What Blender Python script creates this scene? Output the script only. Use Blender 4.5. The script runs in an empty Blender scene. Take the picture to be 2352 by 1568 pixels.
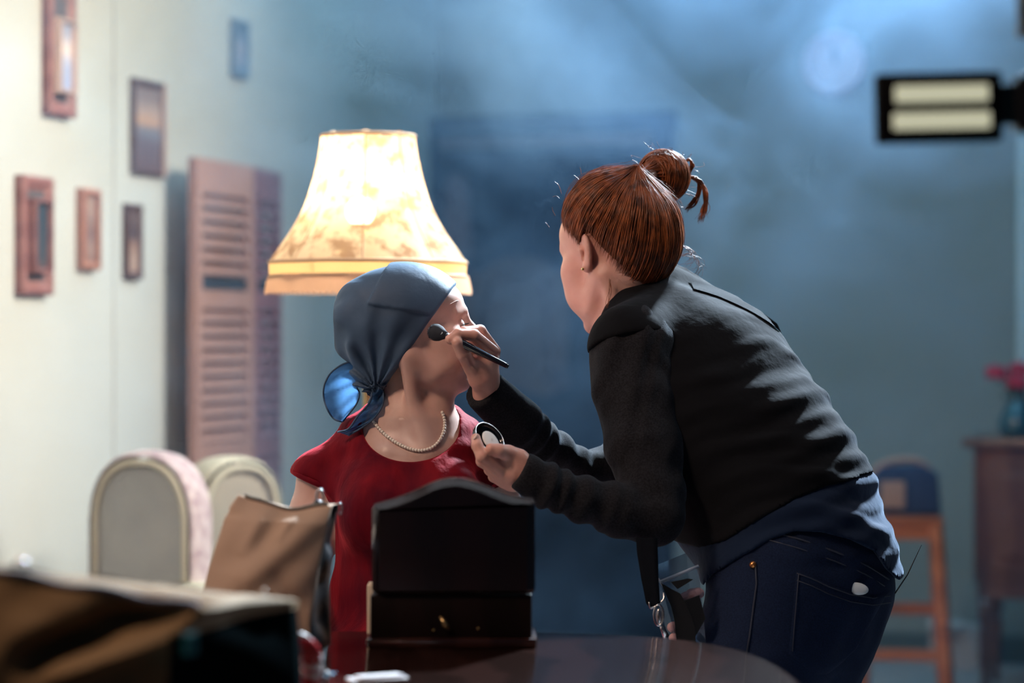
import bpy, bmesh, math, random
import numpy as np
from mathutils import Vector, Matrix
from mathutils.bvhtree import BVHTree
random.seed(7); RNG = np.random.default_rng(11)
SC = bpy.context.scene; COL = SC.collection
F = 5550.0; CZ = 1.18; HY = 765.0; CX = 1176.0
PI = math.pi
# a point of the room from a picture direction and its distance from the camera
def P(px, py, Y): return np.array([(px - CX) / F * Y, Y, CZ - (py - HY) / F * Y])
def W(w, Y): return w / F * Y
def V3(*a): return np.array(a, float)
def unit(v): v = np.asarray(v, float); return v / (np.linalg.norm(v) + 1e-12)

# ------------------------------------------------------------------ objects
def tag(o, label=None, cat=None, group=None, kind=None):
    if label: o['label'] = label
    if cat: o['category'] = cat
    if group: o['group'] = group
    if kind: o['kind'] = kind
    return o
LOCAL = set()
def thing(name, label, cat, loc=(0, 0, 0), group=None, rz=None):
    # an Empty at the base of the thing; with rz its parts are given in its own axes
    o = bpy.data.objects.new(name, None); COL.objects.link(o)
    o.location = Vector(loc); o.empty_display_size = 0.05
    if rz is not None: o.rotation_euler = (0, 0, rz); LOCAL.add(o)
    bpy.context.view_layer.update()
    return tag(o, label, cat, group)
def obj(name, verts, faces, mat, parent=None, smooth=True, label=None, mats=None, fmat=None):
    me = bpy.data.meshes.new(name)
    me.from_pydata([tuple(v) for v in verts] if not isinstance(verts, np.ndarray) else verts.tolist(), [],
                   faces.tolist() if isinstance(faces, np.ndarray) else faces)
    me.update()
    if smooth: me.polygons.foreach_set('use_smooth', [True] * len(me.polygons))
    for m in (mats or [mat]): me.materials.append(m)
    if fmat is not None: me.polygons.foreach_set('material_index', list(fmat))
    o = bpy.data.objects.new(name, me); COL.objects.link(o)
    if parent is not None:
        o.parent = parent
        if parent in LOCAL: LOCAL.add(o)
        else:
            bpy.context.view_layer.update()
            o.matrix_parent_inverse = parent.matrix_world.inverted()
    if label: o['label'] = label
    return o
def struct(name, verts, faces, mat, parent=None, smooth=False):
    o = obj(name, verts, faces, mat, parent, smooth)
    if parent is None: o['kind'] = 'structure'
    return o
class MB:
    def __init__(s): s.v = []; s.f = []
    def add(s, v, f):
        n = len(s.v); s.v += [tuple(x) for x in v]; s.f += [tuple(int(i) + n for i in q) for q in f]; return s
    def box(s, c, size, M=None, bev=0.0):
        bm = bmesh.new(); bmesh.ops.create_cube(bm, size=1)
        for v in bm.verts: v.co = Vector((v.co.x * size[0], v.co.y * size[1], v.co.z * size[2]))
        if bev > 0: bmesh.ops.bevel(bm, geom=list(bm.edges), offset=bev, segments=2, affect='EDGES', profile=0.6)
        bm.verts.index_update()
        vs = np.array([v.co[:] for v in bm.verts]); fs = [[v.index for v in f.verts] for f in bm.faces]; bm.free()
        if M is not None: vs = vs @ np.asarray(M).T
        return s.add(vs + np.asarray(c, float), fs)
    def tube(s, pts, r, sides=10, cap=True, closed=False):
        pts = np.asarray(pts, float); n = len(pts)
        r = np.full(n, r) if np.isscalar(r) else np.asarray(r, float)
        if closed: T = np.roll(pts, -1, 0) - np.roll(pts, 1, 0)
        else: T = np.gradient(pts, axis=0)
        T /= np.linalg.norm(T, axis=1)[:, None] + 1e-12
        up = np.array([0.31, 0.17, 0.93]); N = np.cross(T[0], up); N /= np.linalg.norm(N)
        vs = []
        for i in range(n):
            N = N - T[i] * N.dot(T[i]); N /= np.linalg.norm(N) + 1e-12; B = np.cross(T[i], N)
            for k in range(sides):
                a = 2 * PI * k / sides; vs.append(pts[i] + r[i] * (math.cos(a) * N + math.sin(a) * B))
        fs = []
        for i in range(n if closed else n - 1):
            j = (i + 1) % n
            for k in range(sides):
                fs.append((i * sides + k, i * sides + (k + 1) % sides, j * sides + (k + 1) % sides, j * sides + k))
        if cap and not closed:
            fs.append(tuple(range(sides))[::-1]); fs.append(tuple((n - 1) * sides + k for k in range(sides)))
        return s.add(vs, fs)
    def lathe(s, prof, c=(0, 0, 0), n=32, M=None, cap=True):
        vs = []; m = len(prof)
        for r, z in prof:
            for k in range(n):
                a = 2 * PI * k / n; vs.append((r * math.cos(a), r * math.sin(a), z))
        vs = np.array(vs)
        if M is not None: vs = vs @ np.asarray(M).T
        fs = []
        for i in range(m - 1):
            for k in range(n):
                fs.append((i * n + k, i * n + (k + 1) % n, (i + 1) * n + (k + 1) % n, (i + 1) * n + k))
        if cap: fs.append(tuple(range(n))[::-1]); fs.append(tuple((m - 1) * n + k for k in range(n)))
        return s.add(vs + np.asarray(c, float), fs)
    def sphere(s, c, r, seg=16, ring=10, M=None):
        r = np.array([r] * 3 if np.isscalar(r) else r)
        prof = [(max(1e-5, math.sin(PI * i / ring)), -math.cos(PI * i / ring)) for i in range(ring + 1)]
        t = MB().lathe(prof, n=seg); v = np.array(t.v) * r
        if M is not None: v = v @ np.asarray(M).T
        return s.add(v + np.asarray(c, float), t.f)
    def prism(s, poly, d0, d1, M=None, c=(0, 0, 0), bev=0.0, seg=3):
        # poly in local (x,z), extruded along local y
        bm = bmesh.new()
        lo = [bm.verts.new((x, d0, z)) for x, z in poly]; hi = [bm.verts.new((x, d1, z)) for x, z in poly]
        n = len(poly); bm.faces.new(lo); bm.faces.new(hi[::-1])
        for i in range(n): bm.faces.new((lo[i], hi[i], hi[(i + 1) % n], lo[(i + 1) % n]))
        bmesh.ops.recalc_face_normals(bm, faces=bm.faces)
        if bev > 0:
            ed = [e for e in bm.edges if len(e.link_faces) == 2 and e.link_faces[0].normal.angle(e.link_faces[1].normal) > 0.9]
            bmesh.ops.bevel(bm, geom=ed, offset=bev, segments=seg, affect='EDGES', profile=0.6)
        bm.verts.index_update()
        vs = np.array([v.co[:] for v in bm.verts]); fs = [[v.index for v in f.verts] for f in bm.faces]; bm.free()
        if M is not None: vs = vs @ np.asarray(M).T
        return s.add(vs + np.asarray(c, float), fs)
    def grid(s, G, wrap_u=False):
        G = np.asarray(G, float); a, b = G.shape[:2]; fs = []
        for i in range(a if wrap_u else a - 1):
            for j in range(b - 1):
                ii = (i + 1) % a; fs.append((i * b + j, ii * b + j, ii * b + j + 1, i * b + j + 1))
        return s.add(G.reshape(-1, 3), fs)
    def build(s, name, mat, parent=None, smooth=False, label=None):
        o = obj(name, s.v, s.f, mat, parent, smooth, label); return o
def autosmooth(o, ang=0.7):
    me = o.data; bm = bmesh.new(); bm.from_mesh(me)
    for f in bm.faces: f.smooth = True
    for e in bm.edges:
        if len(e.link_faces) == 2 and e.calc_face_angle(0) > ang: e.smooth = False
    bm.to_mesh(me); bm.free(); return o
def rotz(a): c, s = math.cos(a), math.sin(a); return np.array([[c, -s, 0], [s, c, 0], [0, 0, 1]])
def rotx(a): c, s = math.cos(a), math.sin(a); return np.array([[1, 0, 0], [0, c, -s], [0, s, c]])
def roty(a): c, s = math.cos(a), math.sin(a); return np.array([[c, 0, s], [0, 1, 0], [-s, 0, c]])
def crom(pts, m=8):
    pts = np.asarray(pts, float); p = np.vstack([2 * pts[0] - pts[1], pts, 2 * pts[-1] - pts[-2]]); out = []
    for i in range(1, len(p) - 2):
        for k in range(m):
            t = k / m
            out.append(0.5 * (2 * p[i] + (p[i + 1] - p[i - 1]) * t + (2 * p[i - 1] - 5 * p[i] + 4 * p[i + 1] - p[i + 2]) * t * t
                              + (3 * p[i] - p[i - 1] - 3 * p[i + 1] + p[i + 2]) * t ** 3))
    out.append(pts[-1]); return np.array(out)

# ------------------------------------------------------------------ implicit surfaces
def smin(a, b, k):
    if k <= 0: return np.minimum(a, b)
    h = np.clip(0.5 + 0.5 * (b - a) / k, 0, 1); return b * (1 - h) + a * h - k * h * (1 - h)
def smax(a, b, k): return -smin(-a, -b, k)
def s_sph(c, r): c = np.asarray(c, float); return lambda p: np.linalg.norm(p - c, axis=1) - r
def s_ell(c, r, M=None):
    c = np.asarray(c, float); r = np.asarray(r, float); M = None if M is None else np.asarray(M, float)
    def f(p):
        q = p - c
        if M is not None: q = q @ M
        k0 = np.linalg.norm(q / r, axis=1); k1 = np.linalg.norm(q / (r * r), axis=1) + 1e-9
        return k0 * (k0 - 1) / k1
    return f
def s_cone(a, b, r1, r2):
    a = np.asarray(a, float); b = np.asarray(b, float); ba = b - a; l2 = ba.dot(ba) + 1e-12
    def f(p):
        h = np.clip((p - a) @ ba / l2, 0, 1); return np.linalg.norm(p - a - h[:, None] * ba, axis=1) - (r1 + (r2 - r1) * h)
    return f
def s_chain(pts, rs, k=0.006):
    fs = [s_cone(pts[i], pts[i + 1], rs[i], rs[i + 1]) for i in range(len(pts) - 1)]
    def f(p):
        d = fs[0](p)
        for g in fs[1:]: d = smin(d, g(p), k)
        return d
    return f
def s_box(c, half, r, M=None):
    c = np.asarray(c, float); half = np.asarray(half, float) - r; M = None if M is None else np.asarray(M, float)
    def f(p):
        q = p - c
        if M is not None: q = q @ M
        q = np.abs(q) - half
        return np.linalg.norm(np.maximum(q, 0), axis=1) + np.minimum(q.max(1), 0) - r
    return f
def s_plane(c, n):  # negative on the side the normal points away from
    c = np.asarray(c, float); n = unit(n); return lambda p: (p - c) @ n
def s_loft(C, U, Vv, a, b, m=5, ex=2.0):
    # elliptic sections swept along a centre line
    C, U, Vv = (crom(x, m) for x in (C, U, Vv)); ab = crom(np.c_[a, b], m); a, b = ab[:, 0], ab[:, 1]
    def f(p):
        best = np.full(len(p), 1e3)
        for i in range(len(C) - 1):
            ba = C[i + 1] - C[i]; t = np.clip((p - C[i]) @ ba / (ba @ ba), 0, 1)
            q = p - C[i] - t[:, None] * ba
            u = unit(U[i]); v = unit(Vv[i]); w = np.cross(u, v)
            A = a[i] + (a[i + 1] - a[i]) * t; B = b[i] + (b[i + 1] - b[i]) * t; Cc = np.minimum(A, B)
            x, y, z = q @ u, q @ v, q @ w
            k0 = np.sqrt((x / A) ** 2 + (y / B) ** 2 + (z / Cc) ** 2)
            k1 = np.sqrt((x / A ** 2) ** 2 + (y / B ** 2) ** 2 + (z / Cc ** 2) ** 2) + 1e-6
            d = np.where(k0 > 0.3, k0 * (k0 - 1) / k1, -0.7 * Cc)
            best = np.minimum(best, d)
        return best
    return f
class S:
    def __init__(s, f=None): s.ops = []; s.f0 = f
    def u(s, f, k=0.01): s.ops.append(('u', f, k)); return s
    def s(s, f, k=0.005): s.ops.append(('s', f, k)); return s
    def i(s, f, k=0.003): s.ops.append(('i', f, k)); return s
    def d(s, f): s.ops.append(('d', f, 0)); return s
    def __call__(s, p):
        d = None if s.f0 is None else s.f0(p)
        for o, f, k in s.ops:
            v = f(p)
            if d is None: d = v
            elif o == 'u': d = smin(d, v, k)
            elif o == 's': d = smax(d, -v, k)
            elif o == 'i': d = smax(d, v, k)
            else: d = d + v
        return d
S.s_ = S.s
def mesh_sdf(f, lo, hi, h):
    lo = np.asarray(lo, float); hi = np.asarray(hi, float)
    n = np.ceil((hi - lo) / h).astype(int) + 1; bs = 8
    nb = -(-n // bs); n = nb * bs
    D = np.full(n, 1.0, np.float32)
    bc = np.stack(np.meshgrid(*[lo[i] + (np.arange(nb[i]) * bs + (bs - 1) / 2) * h for i in range(3)], indexing='ij'), -1).reshape(-1, 3)
    db = f(bc); act = np.abs(db) < bs * h * 1.5
    sg = np.where(db < 0, -1.0, 1.0).reshape(nb)
    D = np.repeat(np.repeat(np.repeat(sg, bs, 0), bs, 1), bs, 2).astype(np.float32)
    o = np.stack(np.meshgrid(*[np.arange(bs)] * 3, indexing='ij'), -1).reshape(-1, 3)
    ids = np.stack(np.unravel_index(np.nonzero(act)[0], nb), -1) * bs
    for k in range(0, len(ids), 1500):
        ii = (ids[k:k + 1500, None, :] + o[None]).reshape(-1, 3)
        D[ii[:, 0], ii[:, 1], ii[:, 2]] = f(lo + ii * h)
    return nets(D, lo, h)
def nets(D, lo, h):
    D = np.pad(D, 1, constant_values=1.0); lo = lo - h
    Sg = D < 0; c = [Sg[i:Sg.shape[0] - 1 + i, j:Sg.shape[1] - 1 + j, k:Sg.shape[2] - 1 + k] for i in (0, 1) for j in (0, 1) for k in (0, 1)]
    anyc = c[0].copy(); allc = c[0].copy()
    for x in c[1:]: anyc |= x; allc &= x
    act = np.stack(np.nonzero(anyc & ~allc), -1)
    idx = np.full(anyc.shape, -1, np.int64); idx[act[:, 0], act[:, 1], act[:, 2]] = np.arange(len(act))
    acc = np.zeros((len(act), 3)); cnt = np.zeros(len(act))
    cor = [np.array((i, j, k)) for i in (0, 1) for j in (0, 1) for k in (0, 1)]
    for a in cor:
        for ax in range(3):
            if a[ax] == 0:
                b = a.copy(); b[ax] = 1
                pa = act + a; pb = act + b
                da = D[pa[:, 0], pa[:, 1], pa[:, 2]]; dbv = D[pb[:, 0], pb[:, 1], pb[:, 2]]
                cr = (da < 0) != (dbv < 0); t = np.where(cr, da / (da - dbv + 1e-12), 0)
                q = a[None] + t[:, None] * (b - a)[None]
                acc += np.where(cr[:, None], q, 0); cnt += cr
    verts = lo + (act + acc / cnt[:, None]) * h
    faces = []
    for ax in range(3):
        u, v = [(1, 2), (2, 0), (0, 1)][ax]
        A = Sg.take(range(0, Sg.shape[ax] - 1), ax); B = Sg.take(range(1, Sg.shape[ax]), ax)
        e = np.stack(np.nonzero(A != B), -1)
        ok = (e[:, u] > 0) & (e[:, v] > 0) & (e[:, u] < Sg.shape[u] - 1) & (e[:, v] < Sg.shape[v] - 1); e = e[ok]
        ins = Sg[e[:, 0], e[:, 1], e[:, 2]]
        def cell(du, dv):
            q = e.copy(); q[:, u] += du; q[:, v] += dv; return idx[q[:, 0], q[:, 1], q[:, 2]]
        q = np.stack([cell(-1, -1), cell(0, -1), cell(0, 0), cell(-1, 0)], -1)
        q = np.where(ins[:, None], q, q[:, ::-1]); faces.append(q)
    return verts, np.vstack(faces)
def sobj(name, f, lo, hi, h, mat, parent=None, label=None, sm=1):
    v, q = mesh_sdf(f, np.asarray(lo), np.asarray(hi), h)
    v = relax(v, q, sm)
    return obj(name, v, q, mat, parent, True, label)
def relax(v, q, it):
    for _ in range(it):
        a = np.zeros_like(v); c = np.zeros(len(v))
        for i in range(4):
            for j in ((i + 1) % 4, (i + 3) % 4):
                np.add.at(a, q[:, i], v[q[:, j]]); np.add.at(c, q[:, i], 1)
        v = v * 0.5 + 0.5 * a / np.maximum(c, 1)[:, None]
    return v
def merge(parts):
    V, Q, n = [], [], 0
    for v, q in parts: V.append(v); Q.append(q + n); n += len(v)
    return np.vstack(V), np.vstack(Q)
def wob(p, f, seed=0.0):  # smooth noise from warped sines, about -1..1
    x, y, z = p[:, 0] * f + seed, p[:, 1] * f + 1.7 * seed, p[:, 2] * f - seed
    a = np.sin(x + 1.3 * np.sin(y * 1.1 + 0.7 * z)) ; b = np.sin(1.3 * y + 1.1 * np.sin(z * 1.2 - 0.6 * x) + 1.0)
    c = np.sin(1.17 * z + 1.2 * np.sin(x * 0.9 + y) + 2.0)
    return (a * b + b * c + c * a) / 1.6
def bvh(*obs):
    V, Q, n = [], [], 0
    for o in obs:
        m = o.matrix_world
        vs = [m @ v.co for v in o.data.vertices]; V += vs
        Q += [[i + n for i in f.vertices] for f in o.data.polygons]; n += len(vs)
    return BVHTree.FromPolygons(V, Q)
CAM = Vector((0, 0, CZ))
def hit(t, px, py, off=0.0, fall=4.0):
    d = Vector(P(px, py, 1.0)) - CAM; d.normalize()
    loc, nor, _, _ = t.ray_cast(CAM, d)
    if loc is None: return P(px, py, fall), V3(0, -1, 0)
    if nor.dot(d) > 0: nor = -nor
    return np.array(loc + nor * off), np.array(nor)
def strands(polys, rad, sides=4):
    # many hairs, all with the same number of points -> one mesh
    A = np.asarray(polys, float); n, m = A.shape[:2]
    T = np.gradient(A, axis=1); T /= np.linalg.norm(T, axis=2)[..., None] + 1e-12
    up = np.array([0.3, -0.9, 0.31]); N = np.cross(T, up); N /= np.linalg.norm(N, axis=2)[..., None] + 1e-12; B = np.cross(T, N)
    rad = np.asarray(rad, float).reshape(n, -1) if np.ndim(rad) else np.full((n, m), rad)
    ang = np.arange(sides) * 2 * PI / sides
    R = A[:, :, None, :] + rad[:, :, None, None] * (np.cos(ang)[None, None, :, None] * N[:, :, None, :] + np.sin(ang)[None, None, :, None] * B[:, :, None, :])
    base = np.arange(n)[:, None, None] * m * sides + np.arange(m - 1)[None, :, None] * sides
    k = np.arange(sides)[None, None, :]; k2 = (k + 1) % sides
    Q = np.stack([base + k, base + k2, base + sides + k2, base + sides + k], -1).reshape(-1, 4)
    return R.reshape(-1, 3), Q

# ------------------------------------------------------------------ materials
def mat(name, col, rough=0.6, metal=0.0, spec=0.5, n_scale=None, n_amt=0.3, col2=None, bump=None, bump_s=200.0, bump_d=0.002,
        sheen=0.0, sheen_col=None, sss=0.0, sss_rad=(1, .35, .2), trans=0.0, emit=None, emit_s=0.0, coat=0.0, stretch=None, alpha=1.0, wave=None, ior=1.45):
    m = bpy.data.materials.new(name); m.use_nodes = True; nt = m.node_tree; L = nt.links
    b = nt.nodes['Principled BSDF']; b.inputs['Base Color'].default_value = (*col, 1); b.inputs['Roughness'].default_value = rough
    b.inputs['Metallic'].default_value = metal; b.inputs['Specular IOR Level'].default_value = spec; b.inputs['IOR'].default_value = ior
    if sheen: b.inputs['Sheen Weight'].default_value = sheen; b.inputs['Sheen Tint'].default_value = (*(sheen_col or (1, 1, 1)), 1); b.inputs['Sheen Roughness'].default_value = 0.4
    if sss: b.inputs['Subsurface Weight'].default_value = sss; b.inputs['Subsurface Radius'].default_value = sss_rad; b.inputs['Subsurface Scale'].default_value = 0.006
    if trans: b.inputs['Transmission Weight'].default_value = trans
    if emit: b.inputs['Emission Color'].default_value = (*emit, 1); b.inputs['Emission Strength'].default_value = emit_s
    if coat: b.inputs['Coat Weight'].default_value = coat; b.inputs['Coat Roughness'].default_value = 0.08
    b.inputs['Alpha'].default_value = alpha
    tc = nt.nodes.new('ShaderNodeTexCoord'); mp = nt.nodes.new('ShaderNodeMapping'); L.new(tc.outputs['Object'], mp.inputs['Vector'])
    if stretch: mp.inputs['Scale'].default_value = stretch
    if n_scale or wave:
        if wave:
            t = nt.nodes.new('ShaderNodeTexWave'); t.inputs['Scale'].default_value = wave[0]; t.inputs['Distortion'].default_value = wave[1]
            t.inputs['Detail'].default_value = 3; t.inputs['Detail Scale'].default_value = 1.5; out = t.outputs['Fac']
            t.bands_direction = wave[2] if len(wave) > 2 else 'X'
        else:
            t = nt.nodes.new('ShaderNodeTexNoise'); t.inputs['Scale'].default_value = n_scale; t.inputs['Detail'].default_value = 5; out = t.outputs['Fac']
        L.new(mp.outputs['Vector'], t.inputs['Vector'])
        r = nt.nodes.new('ShaderNodeValToRGB'); L.new(out, r.inputs['Fac'])
        c2 = col2 or tuple(x * (1 - n_amt) for x in col)
        r.color_ramp.elements[0].position = 0.35; r.color_ramp.elements[1].position = 0.65
        r.color_ramp.elements[0].color = (*c2, 1); r.color_ramp.elements[1].color = (*col, 1)
        L.new(r.outputs['Color'], b.inputs['Base Color'])
    if bump:
        t = nt.nodes.new('ShaderNodeTexNoise'); t.inputs['Scale'].default_value = bump_s; t.inputs['Detail'].default_value = 4
        L.new(mp.outputs['Vector'], t.inputs['Vector']); bp = nt.nodes.new('ShaderNodeBump'); bp.inputs['Strength'].default_value = bump
        bp.inputs['Distance'].default_value = bump_d; L.new(t.outputs['Fac'], bp.inputs['Height']); L.new(bp.outputs['Normal'], b.inputs['Normal'])
    return m
def sheer(name, col, transl=0.6, transp=0.1, rough=0.8, n_scale=None, col2=None, pos=(0.35, 0.65)):
    # thin cloth that lets light through
    m = bpy.data.materials.new(name); m.use_nodes = True; nt = m.node_tree; L = nt.links; nt.nodes.remove(nt.nodes['Principled BSDF'])
    out = nt.nodes['Material Output']
    d = nt.nodes.new('ShaderNodeBsdfDiffuse'); t = nt.nodes.new('ShaderNodeBsdfTranslucent'); tr = nt.nodes.new('ShaderNodeBsdfTransparent')
    for x in (d, t): x.inputs['Color'].default_value = (*col, 1)
    tr.inputs['Color'].default_value = (*[min(1, c * 1.1 + .1) for c in col], 1)
    if n_scale:
        tc = nt.nodes.new('ShaderNodeTexCoord'); nz = nt.nodes.new('ShaderNodeTexNoise'); nz.inputs['Scale'].default_value = n_scale; nz.inputs['Detail'].default_value = 6
        nz.inputs['Roughness'].default_value = 0.65
        L.new(tc.outputs['Object'], nz.inputs['Vector']); r = nt.nodes.new('ShaderNodeValToRGB'); L.new(nz.outputs['Fac'], r.inputs['Fac'])
        r.color_ramp.elements[0].color = (*col2, 1); r.color_ramp.elements[1].color = (*col, 1)
        r.color_ramp.elements[0].position, r.color_ramp.elements[1].position = pos
        for x in (d, t): L.new(r.outputs['Color'], x.inputs['Color'])
    a = nt.nodes.new('ShaderNodeMixShader'); a.inputs[0].default_value = transl; L.new(d.outputs[0], a.inputs[1]); L.new(t.outputs[0], a.inputs[2])
    b = nt.nodes.new('ShaderNodeMixShader'); b.inputs[0].default_value = transp; L.new(a.outputs[0], b.inputs[1]); L.new(tr.outputs[0], b.inputs[2])
    L.new(b.outputs[0], out.inputs['Surface']); return m
def clearmat(name, col, a=0.35):
    # thin clear plastic: a glossy film over what lies behind
    m = bpy.data.materials.new(name); m.use_nodes = True; nt = m.node_tree; L = nt.links; nt.nodes.remove(nt.nodes['Principled BSDF'])
    out = nt.nodes['Material Output']; g = nt.nodes.new('ShaderNodeBsdfGlossy'); g.inputs['Roughness'].default_value = 0.12
    g.inputs['Color'].default_value = (1, 1, 1, 1); tr = nt.nodes.new('ShaderNodeBsdfTransparent'); tr.inputs['Color'].default_value = (*col, 1)
    b = nt.nodes.new('ShaderNodeMixShader'); b.inputs[0].default_value = a; L.new(tr.outputs[0], b.inputs[1]); L.new(g.outputs[0], b.inputs[2])
    L.new(b.outputs[0], out.inputs['Surface']); return m
# ================================================================== THE ROOM
DX, DY = 0.2887, 0.9574                        # the left wall runs along d, the back wall along e
dW = V3(DX, DY, 0); eW = V3(DY, -DX, 0); RZL = math.atan2(DY, DX); RZB = math.atan2(-DX, DY)
def WL(px, py=HY, t=0.0):                      # a spot on the left wall (t out of it)
    k = (px - CX) / F; A = V3(-1.2714, 6, 0) + eW * t
    Y = (A[0] - 0.3016 * A[1]) / (k - 0.3016); return P(px, py, Y)
def WBk(px, py=HY, t=0.0):
    k = (px - CX) / F; A = V3(-0.293, 9.244, 0) - dW * t
    Y = (A[1] + 0.3016 * A[0]) / (1 + 0.3016 * k); return P(px, py, Y)
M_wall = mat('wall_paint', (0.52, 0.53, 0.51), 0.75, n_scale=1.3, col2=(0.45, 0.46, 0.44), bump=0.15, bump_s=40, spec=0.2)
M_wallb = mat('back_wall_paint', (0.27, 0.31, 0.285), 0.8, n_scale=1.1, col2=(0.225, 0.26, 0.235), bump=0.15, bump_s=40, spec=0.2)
M_floor = mat('floor_boards', (0.42, 0.38, 0.36), 0.55, n_scale=3.0, col2=(0.34, 0.30, 0.29), stretch=(1, 8, 1))
M_base = mat('dark_green_trim', (0.06, 0.09, 0.08), 0.5)
M_redwood = mat('red_brown_wood', (0.36, 0.17, 0.13), 0.45, wave=(3.0, 6.0, 'X'), col2=(0.25, 0.105, 0.08))
M_darkwood = mat('dark_polished_wood', (0.035, 0.012, 0.008), 0.22, wave=(3.0, 5.0, 'X'), col2=(0.018, 0.006, 0.004), coat=0.6)
M_cab = mat('mahogany', (0.19, 0.085, 0.055), 0.35, wave=(2.0, 5.0, 'X'), col2=(0.12, 0.05, 0.035), coat=0.3)
M_orange = mat('orange_pine', (0.55, 0.16, 0.055), 0.4, wave=(2.5, 4.0, 'Z'), col2=(0.42, 0.11, 0.035), coat=0.3)
M_black = mat('black_plastic', (0.012, 0.012, 0.013), 0.35)
M_brass = mat('dull_brass', (0.6, 0.42, 0.2), 0.35, 1.0)
M_steel = mat('nickel', (0.65, 0.65, 0.68), 0.22, 1.0)
M_dark = mat('black_door_paint', (0.006, 0.007, 0.009), 0.8, spec=.1, n_scale=2.0, col2=(0.009, 0.009, 0.010))
C0 = V3(-0.293, 9.244, 0)
def slab(a, b, z0, z1, n, th):                 # upright wall slab between floor points a and b, thickness th away from n
    q = [a, b, b - n * th, a - n * th]
    v = [tuple(x[:2]) + (z,) for z in (z0, z1) for x in q]
    return v, [(0, 1, 5, 4), (1, 2, 6, 5), (2, 3, 7, 6), (3, 0, 4, 7), (3, 2, 1, 0), (4, 5, 6, 7)]
struct('wall_left', *slab(C0 - dW * 9.6, C0, 0, 3.4, eW, 0.12), M_wall)
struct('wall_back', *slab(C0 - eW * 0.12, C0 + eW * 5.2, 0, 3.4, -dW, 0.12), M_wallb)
fl = [C0 - dW * 9.9 - eW * 0.3, C0 + dW * .3 - eW * .3, C0 + dW * .3 + eW * 5.4, C0 - dW * 9.9 + eW * 5.4]
struct('floor', [tuple(p[:2]) + (z,) for z in (-0.08, 0) for p in fl], [(0, 1, 5, 4), (1, 2, 6, 5), (2, 3, 7, 6), (3, 0, 4, 7), (3, 2, 1, 0), (7, 6, 5, 4)], M_floor)
struct('baseboard_left', *slab(C0 - dW * 9.6 + eW * .018, C0 + eW * .018, 0, .12, eW, 0.018), M_base)
struct('baseboard_back', *slab(C0 + eW * .02 - dW * .018, C0 + eW * 5.2 - dW * .018, 0, .10, -dW, 0.018), M_base)
# vertical joints between the wall flats
def joint(nm, px):
    p = WL(px); m = MB(); m.box((p[0], p[1], 1.7), (0.012, 0.008, 3.35), rotz(RZL)); struct(nm, m.v, m.f, M_wall)
joint('trim_1', 262); joint('trim_2', 755)
# dark doorway in the far corner
pa, pb = WBk(968), WBk(1548); w = float(np.linalg.norm(pb - pa)); ztop = 1.93
door = bpy.data.objects.new('door_1', None); COL.objects.link(door); door.location = Vector((pa[0], pa[1], 0)); door.rotation_euler = (0, 0, RZB)
door['kind'] = 'structure'; LOCAL.add(door); bpy.context.view_layer.update()
m = MB(); m.box((w / 2, -.025, ztop / 2), (w - .14, .05, ztop - .1), bev=.004); m.build('door_leaf', M_dark, door)
for nm, x0, x1, z0, z1 in (('door_panel', .15, w / 2 - .05, .15, .8), ('door_panel', w / 2 + .05, w - .15, .15, .8), ('door_panel', .15, w / 2 - .05, .95, 1.75), ('door_panel', w / 2 + .05, w - .15, .95, 1.75)):
    m = MB(); m.box(((x0 + x1) / 2, -.058, (z0 + z1) / 2), (x1 - x0, .018, z1 - z0), bev=.008); m.build(nm, M_dark, door)
m = MB(); m.box((.035, -.035, ztop / 2), (.07, .07, ztop), bev=.006); m.box((w - .035, -.035, ztop / 2), (.07, .07, ztop), bev=.006); m.box((w / 2, -.035, ztop + .035), (w + .02, .075, .07), bev=.006)
m.build('door_frame', M_dark, door)

# ---- picture frames on the left wall
M_fr1 = mat('reddish_frame_wood', (0.30, 0.135, 0.125), 0.45, wave=(4, 3, 'Z'), col2=(0.24, 0.10, 0.095))
M_fr2 = mat('dark_frame_wood', (0.10, 0.06, 0.065), 0.4)
M_fr3 = mat('terracotta_frame', (0.44, 0.21, 0.15), 0.5, n_scale=60, col2=(0.34, 0.15, 0.11))
M_fr4 = mat('blue_grey_frame', (0.13, 0.19, 0.28), 0.5)
M_gilt = mat('gilt_and_edge_highlight', (0.62, 0.47, 0.42), 0.35, 0.3)
M_recess = mat('dark_velvet_mount', (0.10, 0.085, 0.095), 0.8)
def picmat(name, stops, axis='Z', noise=3.0, scale=9.0):
    m = bpy.data.materials.new(name); m.use_nodes = True; nt = m.node_tree; L = nt.links; b = nt.nodes['Principled BSDF']; b.inputs['Roughness'].default_value = 0.35
    tc = nt.nodes.new('ShaderNodeTexCoord'); sp = nt.nodes.new('ShaderNodeSeparateXYZ'); L.new(tc.outputs['Generated'], sp.inputs[0])
    nz = nt.nodes.new('ShaderNodeTexNoise'); nz.inputs['Scale'].default_value = scale; nz.inputs['Detail'].default_value = 4; L.new(tc.outputs['Generated'], nz.inputs['Vector'])
    ma = nt.nodes.new('ShaderNodeMath'); ma.operation = 'MULTIPLY_ADD'; L.new(nz.outputs['Fac'], ma.inputs[0]); ma.inputs[1].default_value = noise * 0.1; L.new(sp.outputs[axis], ma.inputs[2])
    r = nt.nodes.new('ShaderNodeValToRGB'); L.new(ma.outputs[0], r.inputs[0]); el = r.color_ramp.elements
    while len(el) < len(stops): el.new(0.5)
    for e, (p, c) in zip(el, stops): e.position = p; e.color = (*c, 1)
    L.new(r.outputs[0], b.inputs['Base Color']); return m
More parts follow.
